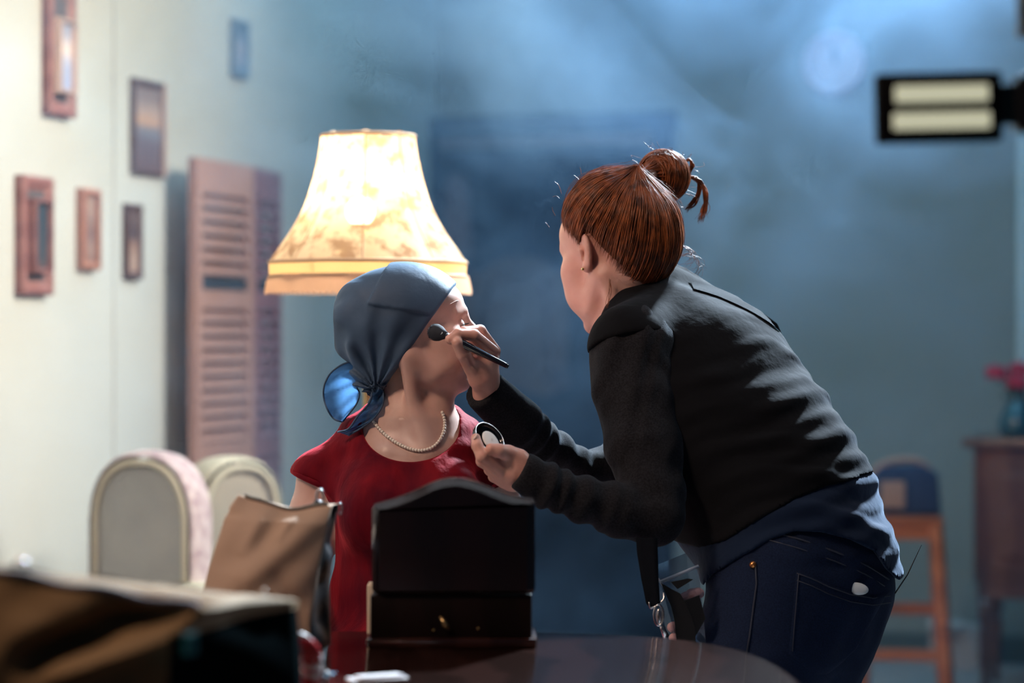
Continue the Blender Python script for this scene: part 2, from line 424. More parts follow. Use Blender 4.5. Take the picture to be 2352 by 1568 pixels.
def rim(w, h, bw, t, y0=0.0):                  # mitred moulding round a rectangle, standing out of the wall by t
    m = MB(); prof = [(0, 0), (0, -t * .85), (bw * .15, -t), (bw * .45, -t), (bw * .6, -t * .8), (bw, -t * .6), (bw, 0)]
    ring = []
    for x, y in prof:
        ring.append([(x, y0 + y, x), (w - x, y0 + y, x), (w - x, y0 + y, h - x), (x, y0 + y, h - x)])
    G = np.array(ring).transpose(1, 0, 2); return m.grid(G[:, ::-1], wrap_u=True)
def wall_picture(px0, px1, py0, py1, t, bw, fm, pm, label, inner=None, rope=False, edge=None, cat='picture'):
    a = WL(px0, py1); b = WL(px1, HY, t); z1 = CZ - (py0 - HY) / F * a[1]; z0 = a[2]
    w = float((b - a) @ dW); h = z1 - z0
    T = thing('picture_frame', label, cat, (a[0], a[1], z0), 'framed pictures on the left wall', rz=RZL)
    autosmooth(rim(w, h, bw, t).build('frame', fm, T), .5)
    m = MB(); m.box((w / 2, -t * .3, h / 2), (w - bw * 1.6, t * .5, h - bw * 1.6)); m.build('mount' if inner else 'picture', M_recess if inner else pm, T)
    if inner:
        ix, iz, iw, ih, it = inner
        g = rim(iw, ih, min(iw, ih) * .17, it, 0); G = MB(); G.add(np.array(g.v) + V3(ix, 0, iz), g.f)
        fo = G.build('inner_frame', M_gilt if pm is PIC[0] else fm, T); autosmooth(fo, .5)
        m = MB(); m.box((ix + iw / 2, -it * .6, iz + ih / 2), (iw * .72, it * .3, ih * .86)); m.build('picture', pm, T)
    if rope:
        m = MB(); n = 46; per = [(bw * .5, bw * .5), (w - bw * .5, bw * .5), (w - bw * .5, h - bw * .5), (bw * .5, h - bw * .5), (bw * .5, bw * .5)]
        for (x0, y0), (x1, y1) in zip(per[:-1], per[1:]):
            q = max(5, int(math.hypot(x1 - x0, y1 - y0) / .011))
            for i in range(q): m.sphere((x0 + (x1 - x0) * i / q, -t * 1.0, y0 + (y1 - y0) * i / q), (.0065, .006, .0065), 8, 5)
        m.build('beaded_edge', fm, T, True)
    if edge:
        m = MB(); m.box((w - .006, -t * .62, h / 2), (.018, t * 1.05, h)); m.build('edge_highlight', M_gilt, T)  # pale strip painting the light caught along the frame's right edge
    return T
PIC = [picmat('pale_portrait', [(.0, (.30, .34, .50)), (.55, (.36, .40, .55)), (.75, (.75, .62, .58)), (1, (.32, .34, .46))]),
       picmat('dark_print', [(0, (.16, .09, .08)), (.3, (.05, .06, .075)), (1, (.03, .05, .07))]),
       picmat('landscape', [(0, (.12, .075, .085)), (.45, (.14, .11, .14)), (.6, (.17, .17, .22)), (.72, (.50, .30, .20)), (.85, (.38, .28, .25)), (1.1, (.22, .17, .17))]),
       picmat('brown_print', [(.1, (.17, .10, .09)), (.4, (.30, .22, .20)), (.6, (.14, .10, .11)), (.95, (.34, .25, .22))], scale=5),
       picmat('figure_print', [(.1, (.40, .25, .20)), (.35, (.42, .29, .24)), (.6, (.30, .18, .15)), (.75, (.07, .06, .08)), (1, (.13, .09, .09))], scale=4),
       picmat('faint_print', [(.1, (.20, .26, .36)), (.45, (.34, .34, .42)), (.7, (.40, .38, .44)), (1, (.16, .22, .32))], scale=4)]
def dims(px0, px1, py0, py1, t):
    a = WL(px0, py1); b = WL(px1, HY, t); return float((b - a) @ dW), (py1 - py0) / F * a[1]
w_, h_ = dims(95, 178, -45, 262, .05)
def inn(px0, px1, py0, py1, it, fx0, fy1):
    a = WL(fx0, fy1); b = WL(px0, py1, it); c = WL(px1, py0, it); return (float((b - a) @ dW), float(b[2] - a[2]), float((c - b) @ dW), float((py1 - py0) / F * b[1]), it)
wall_picture(95, 178, -45, 262, .028, .035, M_fr1, PIC[0], 'large reddish nested frame with a pale inner portrait, topmost on the wall', inner=inn(141, 180, 38, 212, .050, 95, 262))
w_, h_ = dims(33, 126, 401, 676, .05)
wall_picture(33, 126, 401, 676, .028, .035, M_fr1, PIC[1], 'reddish nested frame around a dark inner panel, lowest and leftmost on the wall', inner=inn(84, 125, 455, 626, .050, 33, 676))
wall_picture(297, 382, 177, 398, .018, .022, M_fr2, PIC[2], 'dark framed landscape with an orange sky and a pale strip for the light on its right edge', edge=True)
wall_picture(174, 233, 431, 619, .024, .022, M_fr3, PIC[3], 'small terracotta frame with a beaded edge', rope=True)
wall_picture(280, 330, 467, 640, .020, .02, M_fr2, PIC[4], 'small dark frame with a brown figure print, nearest the louvred screen')
wall_picture(527, 575, 42, 174, .020, .03, M_fr4, PIC[5], 'small blue-grey frame high on the wall, faint in the smoke')

# ---- folding louvred screen
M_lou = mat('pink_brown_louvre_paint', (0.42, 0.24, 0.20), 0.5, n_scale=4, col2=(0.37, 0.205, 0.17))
M_lou_shade = mat('shaded_louvre_paint', (0.27, 0.13, 0.15), 0.5, n_scale=4, col2=(0.22, 0.105, 0.125))  # darker copy of the louvre paint: the turned leaf's shade as colour
M_slot = mat('slot_shadow_paint', (0.03, 0.04, 0.06), 0.8)
A0 = V3(-0.912, 6.88, 0); A1 = V3(-0.789, 7.288, 0); A2 = V3(-0.736, 7.60, 0); ZS = 1.682
T = thing('folding_screen', 'tall pink-brown louvred folding screen standing by the left wall behind the armchair', 'screen', A0)
for (a, b, mm) in ((A0, A1, M_lou), (A1, A2, M_lou_shade)):
    w = float(np.linalg.norm(b - a)); ux = (b - a) / w; n = V3(ux[1], -ux[0], 0)
    R = np.stack([ux, -n, V3(0, 0, 1)], 1); m = MB(); st = .045
    def bx(x0, x1, z0, z1, th=.028, mm_=None):
        (mm_ or m).box(a + ux * (x0 + x1) / 2 + V3(0, 0, (z0 + z1) / 2), (x1 - x0, th, z1 - z0), R, .003)
    for x0, x1 in ((0.004, st), (w - st, w - .004)): bx(x0, x1, 0.0, ZS)
    bx(st, w - st, ZS - .10, ZS); bx(st, w - st, 0.0, .16); bx(st, w - st, 1.25, 1.305); bx(st, w - st, .80, .86)
    leaf = m.build('leaf', mm, T, label=None if mm is M_lou else 'leaf turned from the light, its shade put into a plum colour')
    s = MB()
    for z0, z1 in ((1.345, ZS - .10), (.86, 1.25), (.16, .80)):
        n_s = int((z1 - z0) / .036)
        for i in range(n_s):
            zc = z0 + (i + .5) * (z1 - z0) / n_s
            Rt = R @ rotx(-0.75)
            s.box(a + ux * w / 2 + V3(0, 0, zc), (w - 2 * st + .006, .006, .042), Rt)
    s.build('slats', mm, leaf)
    s = MB(); s.box(a + ux * w / 2 + V3(0, 0, 1.325), (w - 2 * st, .012, .034), R); s.build('slot', M_slot, leaf)
for z in (.3, .83, 1.4):
    m = MB(); m.tube([A1 + V3(.0, -.012, z - .03), A1 + V3(.0, -.012, z + .03)], .006, 8); m.build('hinge', M_brass, T, True)

# ---- armchair
M_cream = mat('cream_upholstery', (0.56, 0.52, 0.40), 0.85, bump=0.3, bump_s=150, n_scale=6, n_amt=.1)
M_grey = mat('grey_upholstery', (0.35, 0.36, 0.34), 0.9, n_scale=5, col2=(0.29, 0.30, 0.29), bump=0.3, bump_s=150)
M_flor = mat('pink_floral_braid', (0.60, 0.50, 0.49), 0.8, n_scale=42, col2=(0.38, 0.27, 0.29))
M_beige = mat('beige_upholstery', (0.40, 0.36, 0.29), 0.9, n_scale=5, col2=(0.33, 0.30, 0.25))
def arch_panel(parent, base, rz, w, zb, zt, th, nm, face, label=None, edge=None):
    R = rotz(rz); h = zt - zb
    def outline(ins, n=40):
        o = [(-w / 2 + ins, 0)]
        for i in range(n + 1):
            an = PI - PI * i / n; o.append(((w / 2 - ins) * np.sign(math.cos(an)) * abs(math.cos(an)) ** .8, h - w * .62 + (w * .62 - ins) * math.sin(an) ** .85))
        o.append((w / 2 - ins, 0)); return o
    m = MB(); m.prism(outline(0.014), -th / 2, th / 2, R, base, bev=.012); o = m.build(nm, face, parent, label=label); autosmooth(o, .6)
    sec = np.array(outline(0)); ring = []
    for (x, z) in sec[:]:
        row = []
        for k in range(9):
            an = PI * k / 8; row.append((x + 0.0, -th / 2 * 1.08 * math.cos(an), z))
        ring.append(row)
    C = sec.mean(0); G = []
    for i, (x, z) in enumerate(sec):
        v = unit(V3(x - 0, 0, max(z - (h - w * .62), 0))) if z > h - w * .62 else V3(np.sign(x), 0, 0)
        G.append([V3(x, -th / 2 * 1.12 * math.cos(PI * k / 8), z) + v * .012 * math.sin(PI * k / 8) for k in range(9)])
    m = MB(); m.grid((np.array(G) @ R.T) + base); m.build('floral_braid' if edge is None else 'edge_band', edge or M_flor, o, True)
    for sy in (-1, 1):
        m = MB(); m.tube([np.array((x, sy * th * .55, z)) @ R.T + base for x, z in np.array(outline(.016))], .008, 8); m.build('piping', M_cream, o, True)
    return o
cx_ = P(338, 1200, 5.85); T = thing('armchair', 'cream and grey upholstered armchair with floral braid edging by the left wall', 'armchair', (cx_[0] + .1, cx_[1], 0))
arch_panel(T, V3(P(345, 0, 5.85)[0], 5.85, .16), -.42, .285, 0, .725, .085, 'back_panel', M_grey)
arch_panel(T, V3(P(528, 0, 6.08)[0], 6.08, .16), .62, .235, 0, .70, .11, 'wing_panel', M_beige, None, M_cream)
bx_ = V3(P(455, 0, 5.95)[0], 5.95, 0)
m = MB(); m.box(bx_ + V3(-.02, .06, .28), (.36, .34, .2), rotz(.1), .04); autosmooth(m.build('seat', M_cream, T))
p = P(432, 1370, 5.62); m = MB(); m.tube(crom([p + V3(.0, .0, -.03), p + V3(.0, .12, -.03), p + V3(.0, .24, -.03)], 5), np.r_[.03, np.full(10, .052)], 16); m.build('arm', M_cream, T, True)
m = MB(); m.box((p[0], 5.76, .33), (.08, .22, .38), None, .02); autosmooth(m.build('arm_front', M_cream, T))
for dx, dy in ((-.16, -.12), (.16, -.10), (-.14, .2), (.16, .2)):
    m = MB(); m.lathe([(.014, 0), (.02, .05), (.028, .2)], bx_ + V3(dx, dy, 0), 12); m.build('leg', M_cab, T, True)

# ---- clock on the back wall
c = WBk(1918, 144, 0); r = 72.5 / F * c[1]
T = thing('wall_clock', 'round white wall clock high on the back wall, showing twelve', 'clock', c, rz=RZB)
M_clk = mat('white_clock_rim', (0.62, 0.55, 0.60), 0.4); M_face = mat('clock_face', (0.50, 0.46, 0.53), 0.5); M_ink = mat('grey_ink', (0.16, 0.17, 0.22), 0.6)
Rx = rotx(PI / 2)
m = MB(); m.lathe([(r, 0), (r, .02), (r * .97, .032), (r * .88, .034), (r * .84, .022), (r * .84, .0)], (0, 0, 0), 48, Rx); m.build('rim', M_clk, T, True)
m = MB(); m.lathe([(r * .85, .008), (r * .85, .014)], (0, 0, 0), 48, Rx); m.build('face', M_face, T)
for i in range(12):
    m = MB(); a = i * PI / 6; m.box((r * .72 * math.sin(a), -.015, r * .72 * math.cos(a)), (.005, .002, .018), roty(a)); m.build('hour_mark', M_ink, T)
m = MB(); m.box((0.004, -.018, r * .20), (.010, .002, r * .5), roty(.08)); m.build('hour_hand', M_ink, T)
m = MB(); m.box((-.002, -.021, r * .27), (.006, .002, r * .68), roty(-.03)); m.build('minute_hand', M_ink, T)
# ---- curtain at the right edge
M_cur = mat('pale_aqua_curtain', (0.55, 0.68, 0.68), 0.8)
a = WBk(2336, 0, .05); wv = np.linspace(0, .5, 90); prof = [(x, .018 * math.sin(x * 75) + .008 * math.sin(x * 31)) for x in wv]
G = [[a + eW * x - dW * y - V3(0, 0, a[2]) + V3(0, 0, z) for z in np.linspace(.95, 2.05, 8)] for x, y in prof] + [[a + eW * x - dW * (y - .004) - V3(0, 0, a[2]) + V3(0, 0, z) for z in np.linspace(.95, 2.05, 8)] for x, y in prof[::-1]]
m = MB(); m.grid(np.array(G), wrap_u=True); o = m.build('curtain', M_cur, None, True); tag(o, 'pale aqua curtain hanging at the right end of the back wall', 'curtain')
# ---- side cabinet, vase and flowers
q = P(2236, 765, 7.85); zt = .838
T = thing('side_cabinet', 'dark mahogany cabinet on turned legs under the vase of flowers', 'cabinet', (q[0], q[1], 0), rz=RZB)
m = MB(); m.box((.36, .2, (.37 + zt - .03) / 2), (.72, .4, zt - .03 - .37), bev=.006); m.build('body', M_cab, T)
m = MB(); m.box((.36, .19, zt - .014), (.79, .45, .028), bev=.008); autosmooth(m.build('top', M_cab, T))
for x0 in (.045, .375):
    m = MB(); m.box((x0 + .15, -.006, .59), (.30, .016, .36), bev=.005); o = m.build('door', M_cab, T)
    m = MB(); m.box((x0 + .15, -.016, .59), (.21, .012, .27), bev=.005); m.build('panel', M_cab, o)
    m = MB(); m.sphere((x0 + (.285 if x0 < .1 else .015), -.024, .6), .011, 10, 8); m.build('knob', M_brass, o, True)
m = MB(); m.box((.36, .2, .345), (.70, .38, .055), bev=.006); m.build('apron', M_cab, T)
for x, y in ((.035, .03), (.685, .03), (.035, .37), (.685, .37)):
    m = MB(); m.lathe([(.012, 0), (.016, .03), (.013, .05), (.017, .14), (.024, .2), (.014, .225), (.026, .245), (.022, .265), (.028, .32)], (x, y, 0), 14); m.build('leg', M_cab, T, True)
R = rotz(RZB); vp = V3(q[0], q[1], 0) + R @ V3(.13, .16, zt)
M_vase = mat('teal_glazed_vase', (0.02, 0.09, 0.11), 0.12, coat=0.8); M_stem = mat('dark_green_stem', (0.02, 0.06, 0.035), 0.6); M_pet = mat('crimson_petals', (0.55, 0.02, 0.05), 0.6)
T = thing('vase', 'dark teal glazed vase on the mahogany cabinet', 'vase', vp)
m = MB(); m.lathe([(.040, 0), (.062, .012), (.066, .04), (.056, .075), (.036, .11), (.026, .135), (.027, .16), (.036, .175), (.030, .172), (.022, .15)], vp, 32, cap=False); m.build('body', M_vase, T, True)
def flower(dx, dy, dz, rz, label, seed):
    rg = random.Random(seed); head = vp + V3(dx, dy, dz)
    T = thing('flower', label, 'flower', vp + V3(dx * .1, dy * .1, .12), 'red flowers in the teal vase')
    m = MB(); m.tube(crom([vp + V3(dx * .05, dy * .05, .03), vp + V3(dx * .15, dy * .2, .15), vp + V3(dx * .7, dy * .7, dz * .85), head - V3(0, 0, .012)], 5), .003, 6); m.build('stem', M_stem, T, True)
    m = MB()
    for k in range(26):
        a = k * 2.4; rr = .009 + .026 * (k / 26) ** .7; t = .9 - k / 40
        cpt = head + V3(math.cos(a) * rr, math.sin(a) * rr, .012 * math.cos(k) + .012 * t)
        m.sphere(cpt, (.0135, .005, .012), 8, 5, rotz(a + PI / 2) @ rotx(rg.uniform(-.5, .2)))
    m.build('petals', M_pet, T, True)
    m = MB()
    for k in range(3):
        b = vp + V3(dx * (.3 + .15 * k), dy * .5, dz * (.55 + .1 * k)); m.sphere(b + V3(.015 * (-1) ** k, 0, 0), (.02, .004, .008), 8, 5, rotz(k) @ roty(.6))
    m.build('leaf', M_stem, T, True)
flower(-.075, -.02, .205, 0, 'leftmost crimson flower in the teal vase', 1)
flower(-.010, -.03, .175, 0, 'lowest crimson flower at the front of the teal vase', 2)
flower(.012, .03, .215, 0, 'topmost crimson flower at the back of the teal vase', 3)
# ---- orange stool with a bag
sx = P(2075, 765, 7.6)[0]; T = thing('bar_stool', 'orange pine stool with a square seat, carrying a navy bag', 'stool', (sx, 7.6, 0), rz=-.12)
m = MB(); m.box((0, 0, .60), (.235, .26, .022), bev=.006); autosmooth(m.build('seat', M_orange, T))
m = MB()
for s_ in (-1, 1): m.box((0, s_ * .105, .565), (.18, .02, .05), bev=.003); m.box((s_ * .095, 0, .565), (.02, .19, .05), bev=.003)
m.build('apron', M_orange, T)
for sx_ in (-1, 1):
    for sy_ in (-1, 1):
        m = MB(); top = V3(sx_ * .097, sy_ * .108, .589); bot = V3(sx_ * .135, sy_ * .14, 0); m.tube([top, bot], .0225, 4); m.build('leg', M_orange, T)
for z, sy_ in ((.185, -1), (.30, 1)):
    x = .097 + .038 * (.589 - z) / .589; m = MB(); m.box((0, sy_ * (.108 + .032 * (.589 - z) / .589), z), (2 * x, .02, .036), bev=.004); m.build('rung', M_orange, T)
for sx_ in (-1, 1):
    m = MB(); m.box((sx_ * .118, 0, .24), (.02, .24, .034), bev=.004); m.build('rung', M_orange, T)
M_navy = mat('navy_canvas', (0.02, 0.04, 0.09), 0.7, bump=.3, bump_s=200); M_tan = mat('tan_leather', (0.42, 0.25, 0.18), 0.5)
bz = .611; T = thing('handbag', 'small navy handbag with a tan strap sitting on the orange stool', 'bag', (sx, 7.6, bz), rz=-.12)
m = MB(); m.prism([(-.11, 0), (.115, 0), (.105, .13), (.06, .155), (-.07, .15), (-.105, .11)], -.06, .06, bev=.014); autosmooth(m.build('body', M_navy, T))
m = MB(); m.tube(crom([(-.10, 0, .12), (-.06, 0, .158), (.01, 0, .172), (.06, 0, .160), (.085, 0, .13)], 6), .011, 10); m.build('strap', M_tan, T, True)
m = MB(); m.box((-.035, -.064, .065), (.075, .012, .085), bev=.005); m.build('front_pocket', M_tan, T)
# ---- pale carton against the back wall
q = WBk(2192, 1470, .12); T = thing('carton', 'pale cardboard carton leaning on the floor by the back wall', 'carton', (q[0], q[1], 0), rz=RZB + .1)
M_card = mat('pale_cardboard', (0.48, 0.43, 0.41), 0.8)
m = MB(); m.box((0, 0, .075), (.17, .12, .15), roty(.0), .003); m.build('box', M_card, T)
m = MB(); m.box((-.03, -.07, .158), (.12, .05, .004), rotx(.5)); m.build('flap', M_card, T)
# ---- coat on the dark door
def hanging(name, label, cat, px0, px1, py0, py1, t, M_, seed, sleeves=True):
    a = WBk((px0 + px1) / 2, py1, t); w = (px1 - px0) / F * a[1]; h = (py1 - py0) / F * a[1]
    T = thing(name, label, cat, a, rz=RZB); G = []
    for i in range(49):
        u = 2 * PI * i / 48; row = []
        for j in range(21):
            v = j / 20; hw = w / 2 * ((.97 - .12 * v) if v < .78 else (.97 - .12 * v) * math.sqrt(max(0, 1 - ((v - .78) / .235) ** 2)))
            fold = 1 + .10 * math.sin(6 * u + seed + 2 * v) * (1 - v); zz = h * v + .02 * math.sin(3 * u + seed) * (1 - v) + (.07 * (math.cos(u) < -.2) * 0)
            row.append((hw * math.cos(u) * fold, .055 * math.sin(u) * fold * (1 - .4 * v), zz))
        G.append(row)
    m = MB(); m.grid(np.array(G)); n = len(m.v); m.build('body', M_, T, True)
    if sleeves:
        for s_ in (-1, 1):
            m = MB(); m.tube(crom([(s_ * w * .36, -.02, h * .86), (s_ * w * .45, -.045, h * .55), (s_ * w * .42, -.05, h * .12)], 6), np.linspace(.05, .04, 13), 12); m.build('sleeve', M_, T, True)
        m = MB(); m.tube(crom([(-.06, -.03, h * .93), (0, -.055, h * .86), (.06, -.03, h * .93)], 6), .018, 10); m.build('collar', M_, T, True)
    m = MB(); m.tube(crom([(0, .02, h * .97), (0, -.01, h + .03), (0, .04, h + .05)], 4), .006, 8); m.build('hanging_loop', M_black, T, True)
M_coat = mat('brown_suede', (0.085, 0.062, 0.055), 0.9, spec=.1); M_scarf2 = mat('mauve_wool', (0.10, 0.07, 0.075), 0.9, spec=.1)
hanging('coat', 'brown suede coat hanging in the dark doorway behind the two people', 'coat', 1075, 1310, 590, 895, .14, M_coat, 1.0)
hanging('shawl', 'narrow mauve shawl hanging in the dark doorway beside the lampshade', 'shawl', 1015, 1085, 400, 590, .12, M_scarf2, 2.0, False)
# ---- floor lamp
LY = 4.9; lc = P(846, 610, LY); 
def zl(py): return CZ - (py - HY) / F * LY
M_shade = sheer('cream_printed_shade', (0.90, 0.74, 0.54), 0.62, 0.10, n_scale=26, col2=(0.45, 0.30, 0.20), pos=(.40, .54))
M_skirt = sheer('amber_shade_band', (0.92, 0.66, 0.34), 0.62, 0.04); M_fringe = sheer('peach_fringe', (0.80, 0.52, 0.36), 0.5, 0.02)
M_seam = mat('shade_braid', (0.55, 0.38, 0.24), 0.8)
T = thing('floor_lamp', 'lit floor lamp with a bell shaped fringed cream shade behind the seated woman', 'lamp', (lc[0], LY, 0))
prof = crom([(W(109, LY), zl(313)), (W(117, LY), zl(365)), (W(130, LY), zl(420)), (W(150, LY), zl(478)), (W(177, LY), zl(527)), (W(207, LY), zl(570)), (W(229, LY), zl(602))], 5)
def panelled(r, a, n=8): return r * (1 - .035 * (0.5 + .5 * math.cos(n * a)) ** 4)
NA = 128
G = [[(lc[0] + panelled(r, 2 * PI * i / NA) * math.cos(2 * PI * i / NA), LY + panelled(r, 2 * PI * i / NA) * math.sin(2 * PI * i / NA), z + (.006 * math.cos(8 * 2 * PI * i / NA) if j == 0 else 0)) for j, (r, z) in enumerate(prof)] for i in range(NA)]
m = MB(); m.grid(np.array(G), wrap_u=True); sh = m.build('shade', M_shade, T, True)
r0 = W(229, LY); G = [[(lc[0] + panelled(r, 2 * PI * i / NA) * math.cos(2 * PI * i / NA), LY + panelled(r, 2 * PI * i / NA) * math.sin(2 * PI * i / NA), z) for r, z in ((r0, zl(602)), (r0 * 1.0, zl(612)), (r0 * .995, zl(636)))] for i in range(NA)]
m = MB(); m.grid(np.array(G), wrap_u=True); m.build('band', M_skirt, sh, True)
NA = 360; G = [[(lc[0] + r * (1 + .008 * (i % 2)) * math.cos(2 * PI * i / NA), LY + r * (1 + .008 * (i % 2)) * math.sin(2 * PI * i / NA), z - (.004 * (1 + math.sin(i * 1.7)) if j == 2 else 0)) for j, (r, z) in enumerate(((r0 * .997, zl(634)), (r0 * 1.015, zl(650)), (r0 * 1.03, zl(668))))] for i in range(NA)]
m = MB(); m.grid(np.array(G), wrap_u=True); m.build('fringe', M_fringe, sh, True)
for z, r in ((zl(603), r0 * 1.0), (zl(313), prof[0][0]), (zl(635), r0)):
    m = MB(); m.tube([(lc[0] + panelled(r, t) * math.cos(t), LY + panelled(r, t) * math.sin(t), z) for t in np.linspace(0, 2 * PI, 96, endpoint=False)], .0035, 6, closed=True); m.build('braid', M_seam, sh, True)
for k in range(8):
    a = PI / 4 * k; m = MB(); m.tube([(lc[0] + panelled(r, a) * math.cos(a), LY + panelled(r, a) * math.sin(a), z) for r, z in prof], .0016, 5); m.build('seam', M_seam, sh, True)
bz = zl(490); bp_ = P(828, 492, LY)
M_bulb = mat('lit_bulb', (1, .9, .7), .4, emit=(1, .84, .58), emit_s=45.0)
m = MB(); m.sphere(V3(bp_[0], LY, bz + .004), .030, 20, 14); bulb = m.build('bulb', M_bulb, T, True)
m = MB(); m.lathe([(.014, zl(525)), (.016, zl(515)), (.016, zl(505))], (bp_[0], LY, -.0), 16); m.build('socket', M_brass, T, True)
m = MB(); m.tube([(bp_[0], LY, zl(522)), (lc[0], LY, zl(560)), (lc[0], LY, .04)], .011, 12); m.build('pole', M_brass, T, True)
m = MB(); m.lathe([(.15, 0), (.15, .012), (.13, .024), (.03, .04), (.014, .07)], (lc[0], LY, 0), 32); m.build('base', M_brass, T, True)
m = MB()
for k in range(3):
    a = 2 * PI * k / 3; m.tube([(lc[0], LY, zl(560)), (lc[0] + r0 * .97 * math.cos(a), LY + r0 * .97 * math.sin(a), zl(604))], .002, 5)
m.build('spider', M_brass, T, True)
# ================================================================== TABLE AND WHAT STANDS ON IT
TZ = 0.74; TC = V3(-0.35, 2.75, 0); TA, TB, TN = 0.72, 0.83, 4.5
def sup(a, b, n, N=120):
    o = []
    for i in range(N):
        t = 2 * PI * i / N; c, s = math.cos(t), math.sin(t); o.append((a * np.sign(c) * abs(c) ** (2 / n), b * np.sign(s) * abs(s) ** (2 / n)))
    return o
M_table = mat('polished_table_top', (0.034, 0.014, 0.011), 0.12, wave=(2.2, 6.0, 'X'), col2=(0.019, 0.008, 0.006), coat=0.3)
T = thing('dining_table', 'dark polished wooden table with rounded corners carrying the bags and the mirror box', 'table', (TC[0], TC[1], 0))
G = []
for dr, z in ((-.02, TZ - .032), (-.006, TZ - .03), (0, TZ - .022), (0, TZ - .012), (-.004, TZ - .004), (-.012, TZ)):
    G.append([(TC[0] + x, TC[1] + y, z) for x, y in sup(TA + dr, TB + dr, TN)])
m = MB(); m.grid(np.array(G).transpose(1, 0, 2), wrap_u=True); n = len(m.v)
m.f = [f[::-1] for f in m.f] if False else m.f
top = [i * 6 + 5 for i in range(120)]; bot = [i * 6 for i in range(120)]; m.f += [tuple(top), tuple(bot[::-1])]
autosmooth(m.build('top', M_table, T), .9)
m = MB(); G = [[(TC[0] + x, TC[1] + y, z) for x, y in sup(TA - d, TB - d, TN)] for d, z in ((.09, TZ - .11), (.09, TZ - .032), (.11, TZ - .032), (.11, TZ - .11))]
m.grid(np.array(G + [G[0]]).transpose(1, 0, 2), wrap_u=True); m.build('apron', M_table, T)
for sx in (-1, 1):
    for sy in (-1, 1):
        m = MB(); m.lathe([(.022, 0), (.026, .05), (.02, .08), (.03, .35), (.036, .5), (.028, .55), (.04, .60), (.04, TZ - .04)], TC + V3(sx * .58, sy * .69, 0), 20); m.build('leg', M_table, T, True)

# ---- dark mirror box, seen from behind
BY = 3.38
def bX(px): return W(px - CX, BY)
def bZ(py): return CZ - W(py - HY, BY)
T = thing('mirror_box', 'dark mahogany dressing mirror box with a serpentine crest standing on the table, seen from behind', 'mirror box', (bX(1037), BY + .05, TZ))
def crest(inset=0.0):
    o = [(853, 1160), (880, 1152), (915, 1142), (950, 1128), (985, 1112), (1012, 1102), (1040, 1098), (1066, 1100), (1095, 1108), (1130, 1122), (1165, 1135), (1200, 1143), (1229, 1147)]
    c = crom([(x, y, 0) for x, y in o], 5)[:, :2]
    pts = [(bX(x), bZ(y) - inset) for x, y in c]
    k = (pts[0][0], pts[-1][0]); pts = [(min(max(x, k[0] + inset), k[1] - inset), z) for x, z in pts]
    return pts
def board(ins, zb): p = crest(ins); return [(p[0][0], zb)] + p + [(p[-1][0], zb)]
m = MB(); m.prism(board(0, bZ(1366)), BY + .008, BY + .030, bev=.006, seg=1); M_edge = mat('polished_mahogany_edge', (0.02, 0.008, 0.006), 0.16, coat=1.0); autosmooth(m.build('crest_board', M_edge, T), .5)
M_dwp = mat('dark_waxed_wood', (0.008, 0.003, 0.0025), 0.24, wave=(3.0, 5.0, 'X'), col2=(0.005, 0.002, 0.0015), spec=.5, coat=.7)
M_dw2 = mat('dark_matt_wood', (0.008, 0.003, 0.0025), 0.5, wave=(3.0, 5.0, 'X'), col2=(0.005, 0.002, 0.0015), spec=.2)
m = MB(); m.prism(board(.0055, bZ(1366) + .001), BY - .004, BY + .012, bev=.0055, seg=1); o = m.build('back_panel', M_dwp, T); autosmooth(o, .5)
m = MB(); m.lathe([(.0232, 0), (.0235, .0004), (.0238, 0)], (bX(1032), BY - .0036, bZ(1250)), 40, rotx(PI / 2), cap=False); m.build('ring_mark', M_darkwood, o, True)
m = MB(); m.box((bX(1036), BY + .062, (bZ(1368) + TZ + .012) / 2), (bX(1222) - bX(850), .12, bZ(1368) - TZ - .012), bev=.003); autosmooth(m.build('drawer_case', M_dw2, T))
m = MB(); m.box((bX(1037.5), BY + .061, TZ + .007), (bX(1233) - bX(842), .136, .014), bev=.004); autosmooth(m.build('plinth', M_darkwood, T))
m = MB(); m.tube([(bX(1012), BY - .001, bZ(1417)), (bX(1022), BY - .004, bZ(1432)), (bX(1033), BY - .001, bZ(1446))], [.002, .0045, .002], 8); m.build('catch', M_brass, T, True)
for px, py in ((1012, 1418), (1033, 1445), (996, 1447), (1098, 1443)):
    m = MB(); m.sphere((bX(px), BY + .0015, bZ(py)), (.0016, .0016, .0016), 8, 6); m.build('screw', M_brass, T, True)
# ---- pale box behind it
M_pale = mat('cream_card', (0.62, 0.50, 0.38), 0.7)
x0 = W(843 - CX, 3.53); x1 = W(1219 - CX, 3.53); z1 = CZ - W(1342 - HY, 3.53)
T = thing('card_box', 'cream card box standing behind the dark mirror box', 'box', ((x0 + x1) / 2, 3.54, TZ))
m = MB(); m.box(((x0 + x1) / 2, 3.54, (z1 + TZ) / 2), (x1 - x0, .02, z1 - TZ), bev=.002); m.build('carton', M_pale, T)
m = MB(); m.box(((x0 + x1) / 2, 3.54, z1 + .001), (x1 - x0 - .004, .018, .003), bev=.001); m.build('lid', M_pale, T)

